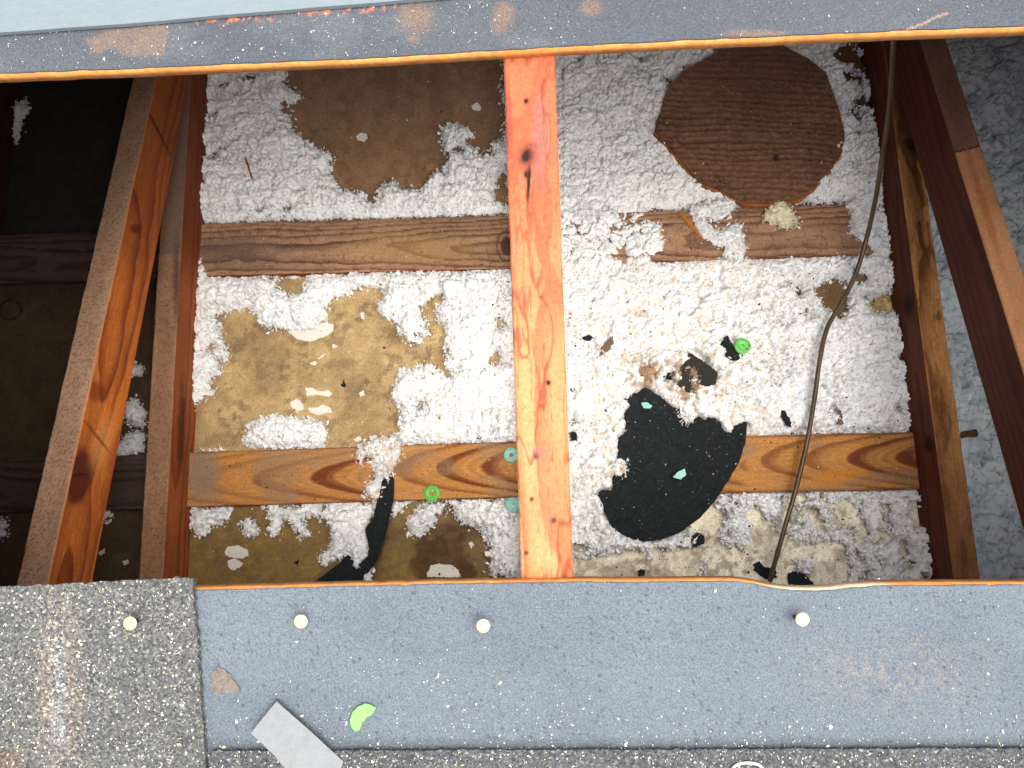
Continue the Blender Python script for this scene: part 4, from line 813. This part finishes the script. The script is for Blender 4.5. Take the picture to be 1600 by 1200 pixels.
scrap([(1002,630),(1010,628),(1019,634),(1017,638),(1006,638)], 1.08, 'small broken teal cap fragment near the top of the big black felt', M_teal, 21, 0.01, name='cap_fragment', cat='cap fragment', group='broken cap fragments')
scrap([(1052,745),(1058,738),(1070,732),(1072,742),(1064,749),(1054,747)], 1.62, 'larger broken teal cap fragment in the middle of the big black felt', M_teal, 22, 0.01, name='cap_fragment', cat='cap fragment', group='broken cap fragments')
M_lime2 = mat('pale_lime_plastic', rgb=(0.14, 0.52, 0.07), n_scale=200, n_amp=0.1, rough=0.35, spec=0.5)
scrap([(547,1125),(551,1112),(560,1104),(570,1100),(578,1101),(587,1106),(580,1118),(572,1121),(566,1130),(562,1139),(556,1144),(549,1136)], 0.68, 'half of a broken lime green cap on the lower blue-grey deck', M_lime2, 23, 0.008, name='cap_fragment', cat='cap fragment', group='broken cap fragments', on=T, tilt=(-0.05, 0.03))
# tape, torn patch, ring
scrap([(432,1096),(440,1103),(480,1138),(537,1190),(533,1200),(520,1216),(460,1218),(428,1180),(392,1146),(410,1122)], 0.84, 'pale grey tape strip lying slantwise at the bottom left of the lower deck', M_tape, 24, 0.004, name='tape_strip', cat='tape', group=None, on=T, tilt=(0.01, 0.0), th=0.03, step=0.2)
scrap([(341,1041),(350,1046),(362,1060),(375,1077),(372,1082),(355,1082),(335,1086),(330,1070),(331,1055)], 0.615, 'small triangular tan torn patch on the lower deck beside the big shingle', mat('torn_paper', rgb=tuple(lin(104, 94, 84)), n_scale=400, n_amp=0.35, bump=0.8), 25, 0.02, name='torn_patch', cat='torn patch', group=None, on=T, th=0.03)
c_ = T(1168, 1199, 0.85); an = np.linspace(0, 2 * np.pi, 41); rp = np.column_stack([c_[0] + 0.42 * np.cos(an), c_[1] + 0.2 * np.sin(an) - 0.08, 0 * an]); rp[:, 2] = roofz(rp[:, 1], 0.83)
Vr, Fr = tube(rp, 0.035, 8); tag(mk('wire_loop', Vr, Fr, M_white), 'thin white loop on the dark shingle at the bottom edge', 'loop')

# nails
for i, (px, lb, ln_) in enumerate([((203, 974), 'nail in the granulated shingle at lower left', (0.02, 0.05)), ((470, 971), 'nail in blue-grey felt just right of the big shingle', (0.0, 0.06)), ((755, 978), 'nail in blue-grey felt below the foot of the orange chord', (0.0, 0.10)), ((1254, 968), 'nail in blue-grey felt below the chipped deck edge', (-0.10, 0.06))]):
    hgt = 0.50 if i else 0.42; b0 = 0.8 if i == 0 else 0.56
    top = T(*px, b0 + hgt); base = np.array([top[0] + ln_[0], top[1] + ln_[1], 0]); base[2] = roofz(base[1], b0 - 0.3)
    t = thing('roofing_nail', base, 'raised ' + lb, 'nail', 'roofing nails left standing proud')
    Vs, Fs = tube(np.array([base, (base + top) / 2, top - [0, 0, 0.02]]), 0.06, 10); mk('shank', Vs, Fs, M_steel, t)
    an = np.linspace(0, 2 * np.pi, 28, endpoint=False); rr = [0.0001, 0.14, 0.185, 0.195, 0.185, 0.0001]; hh = [0.02, 0.02, 0.012, -0.005, -0.03, -0.03]
    nr = np.array([0, -SL, 1]); nr = nr / np.linalg.norm(nr); e1_ = np.array([1., 0, 0]); e2_ = np.cross(nr, e1_)
    V = np.array([top + r * (math.cos(a) * e1_ + math.sin(a) * e2_) + z_ * nr for r, z_ in zip(rr, hh) for a in an]); m_ = 28
    ii = np.arange(5)[:, None] * m_ + np.arange(m_)[None]; jj = np.arange(5)[:, None] * m_ + (np.arange(m_)[None] + 1) % m_
    mk('head', V, np.stack([ii, jj, jj + m_, ii + m_], -1).reshape(-1, 4), M_nail, t)

# ================================================================== LOOSE STUFF: crumbs and granules
def scatter(name, n, region, zf, size, cols, label, cat, seed, mask=None):
    g = np.random.default_rng(seed); pts = []
    while len(pts) < n:
        u = g.uniform(region[0], region[2], 4000); v = g.uniform(region[1], region[3], 4000)
        k = np.ones(4000, bool) if mask is None else g.uniform(0, 1, 4000) < mask(u, v)
        pts += list(zip(u[k], v[k]))
    pts = np.array(pts[:n]); W = np.array([zf(a_, b_) for a_, b_ in pts]); ci = g.integers(0, len(cols), n)
    V, Fc, cl = flake_cloud(W, None, g.uniform(*size, n) * g.choice([.7, 1, 1.9], n, p=[.6, .3, .1]), np.array(cols)[ci], seed, 0.3)
    o = mk(name, V, Fc, M_crumb, col=cl, smooth=False); return tag(o, label, cat, kind='stuff')
for n_ in ('felt_scrap', 'felt_strip', 'disc', 'face_veneer', 'plaster_flake'):
    bv += [bvh(o) for o in C.objects if o.type == 'MESH' and o.name.split('.')[0] == n_ and (n_ != 'felt_scrap' or o.location.z < 10 * I)]
bl, br_, tn = lin(28, 26, 26), lin(92, 62, 42), lin(176, 130, 88)
def mask_dark(u, v): return 0.25 + 0.75 * ((v > 440) & (v < 700) & (u > 640)) + 1.4 * ((v > 775) & (u > 900))
scatter('dark_crumbs', 4600, (305, 100, 1440, 900), surf, (0.030, 0.072), [bl, bl, bl, br_], 'tiny black and brown crumbs sprinkled over insulation, boards and paper', 'crumbs', 31, mask_dark)
scatter('tan_fibres', 420, (890, 400, 1300, 760), surf, (0.03, 0.08), [tn, br_, lin(205, 160, 120)], 'tan and rusty fibres on the insulation around the black felt', 'fibres', 32, lambda u, v: 0.2 + 0.8 * ell(u, v, 1060, 560, 170, 130, 0.6))
scatter('white_crumbs', 1100, (300, 95, 1430, 900), surf, (0.02, 0.05), [lin(230, 228, 220)], 'tiny white crumbs scattered over boards, paper and black felt', 'crumbs', 33, lambda u, v: 0.3 + 0.7 * ((u > 1225) & (v < 240)) + 1.6 * ((u > 930) & (u < 1170) & (v > 640) & (v < 850)) )
dz_ = lambda u, v: T(u, v, 0.60)
whs = [lin(235, 235, 228), lin(205, 205, 190), lin(150, 155, 160), lin(200, 190, 150)]
scatter('loose_granules', 900, (322, 900, 1600, 1200), dz_, (0.018, 0.042), whs, 'loose pale mineral granules on the lower blue-grey deck', 'granules', 34,
        lambda u, v: 0.04 + 0.9 * sst(1090, 1175, v) + 0.5 * ell(u, v, 800, 1120, 110, 60, 0.7) + 0.3 * ell(u, v, 670, 1090, 120, 70, 0.8))
scatter('loose_granules', 700, (0, 0, 1600, 112), dz_, (0.012, 0.026), whs, 'fine pale granules on the upper grey deck', 'granules', 35, lambda u, v: (0.25 + 0.75 * (u < 900)) * (v < 112 - 0.047 * u) * (v > 56 - 0.08 * u))
scatter('loose_granules', 900, (0, 922, 300, 1200), lambda u, v: T(u, v, 0.83), (0.018, 0.036), whs + [lin(90, 92, 96), lin(60, 64, 70)], 'coarse granules standing proud on the big lower left shingle', 'granules', 36)
scatter('loose_granules', 900, (326, 1164, 1600, 1200), lambda u, v: T(u, v, 0.78 if v > 1174 else 0.62), (0.018, 0.036), whs + [lin(70, 74, 78), lin(110, 112, 108)], 'coarse granules along the bottom shingle edge', 'granules', 37)
for o in C.objects:
    if '_o' in o: del o['_o']
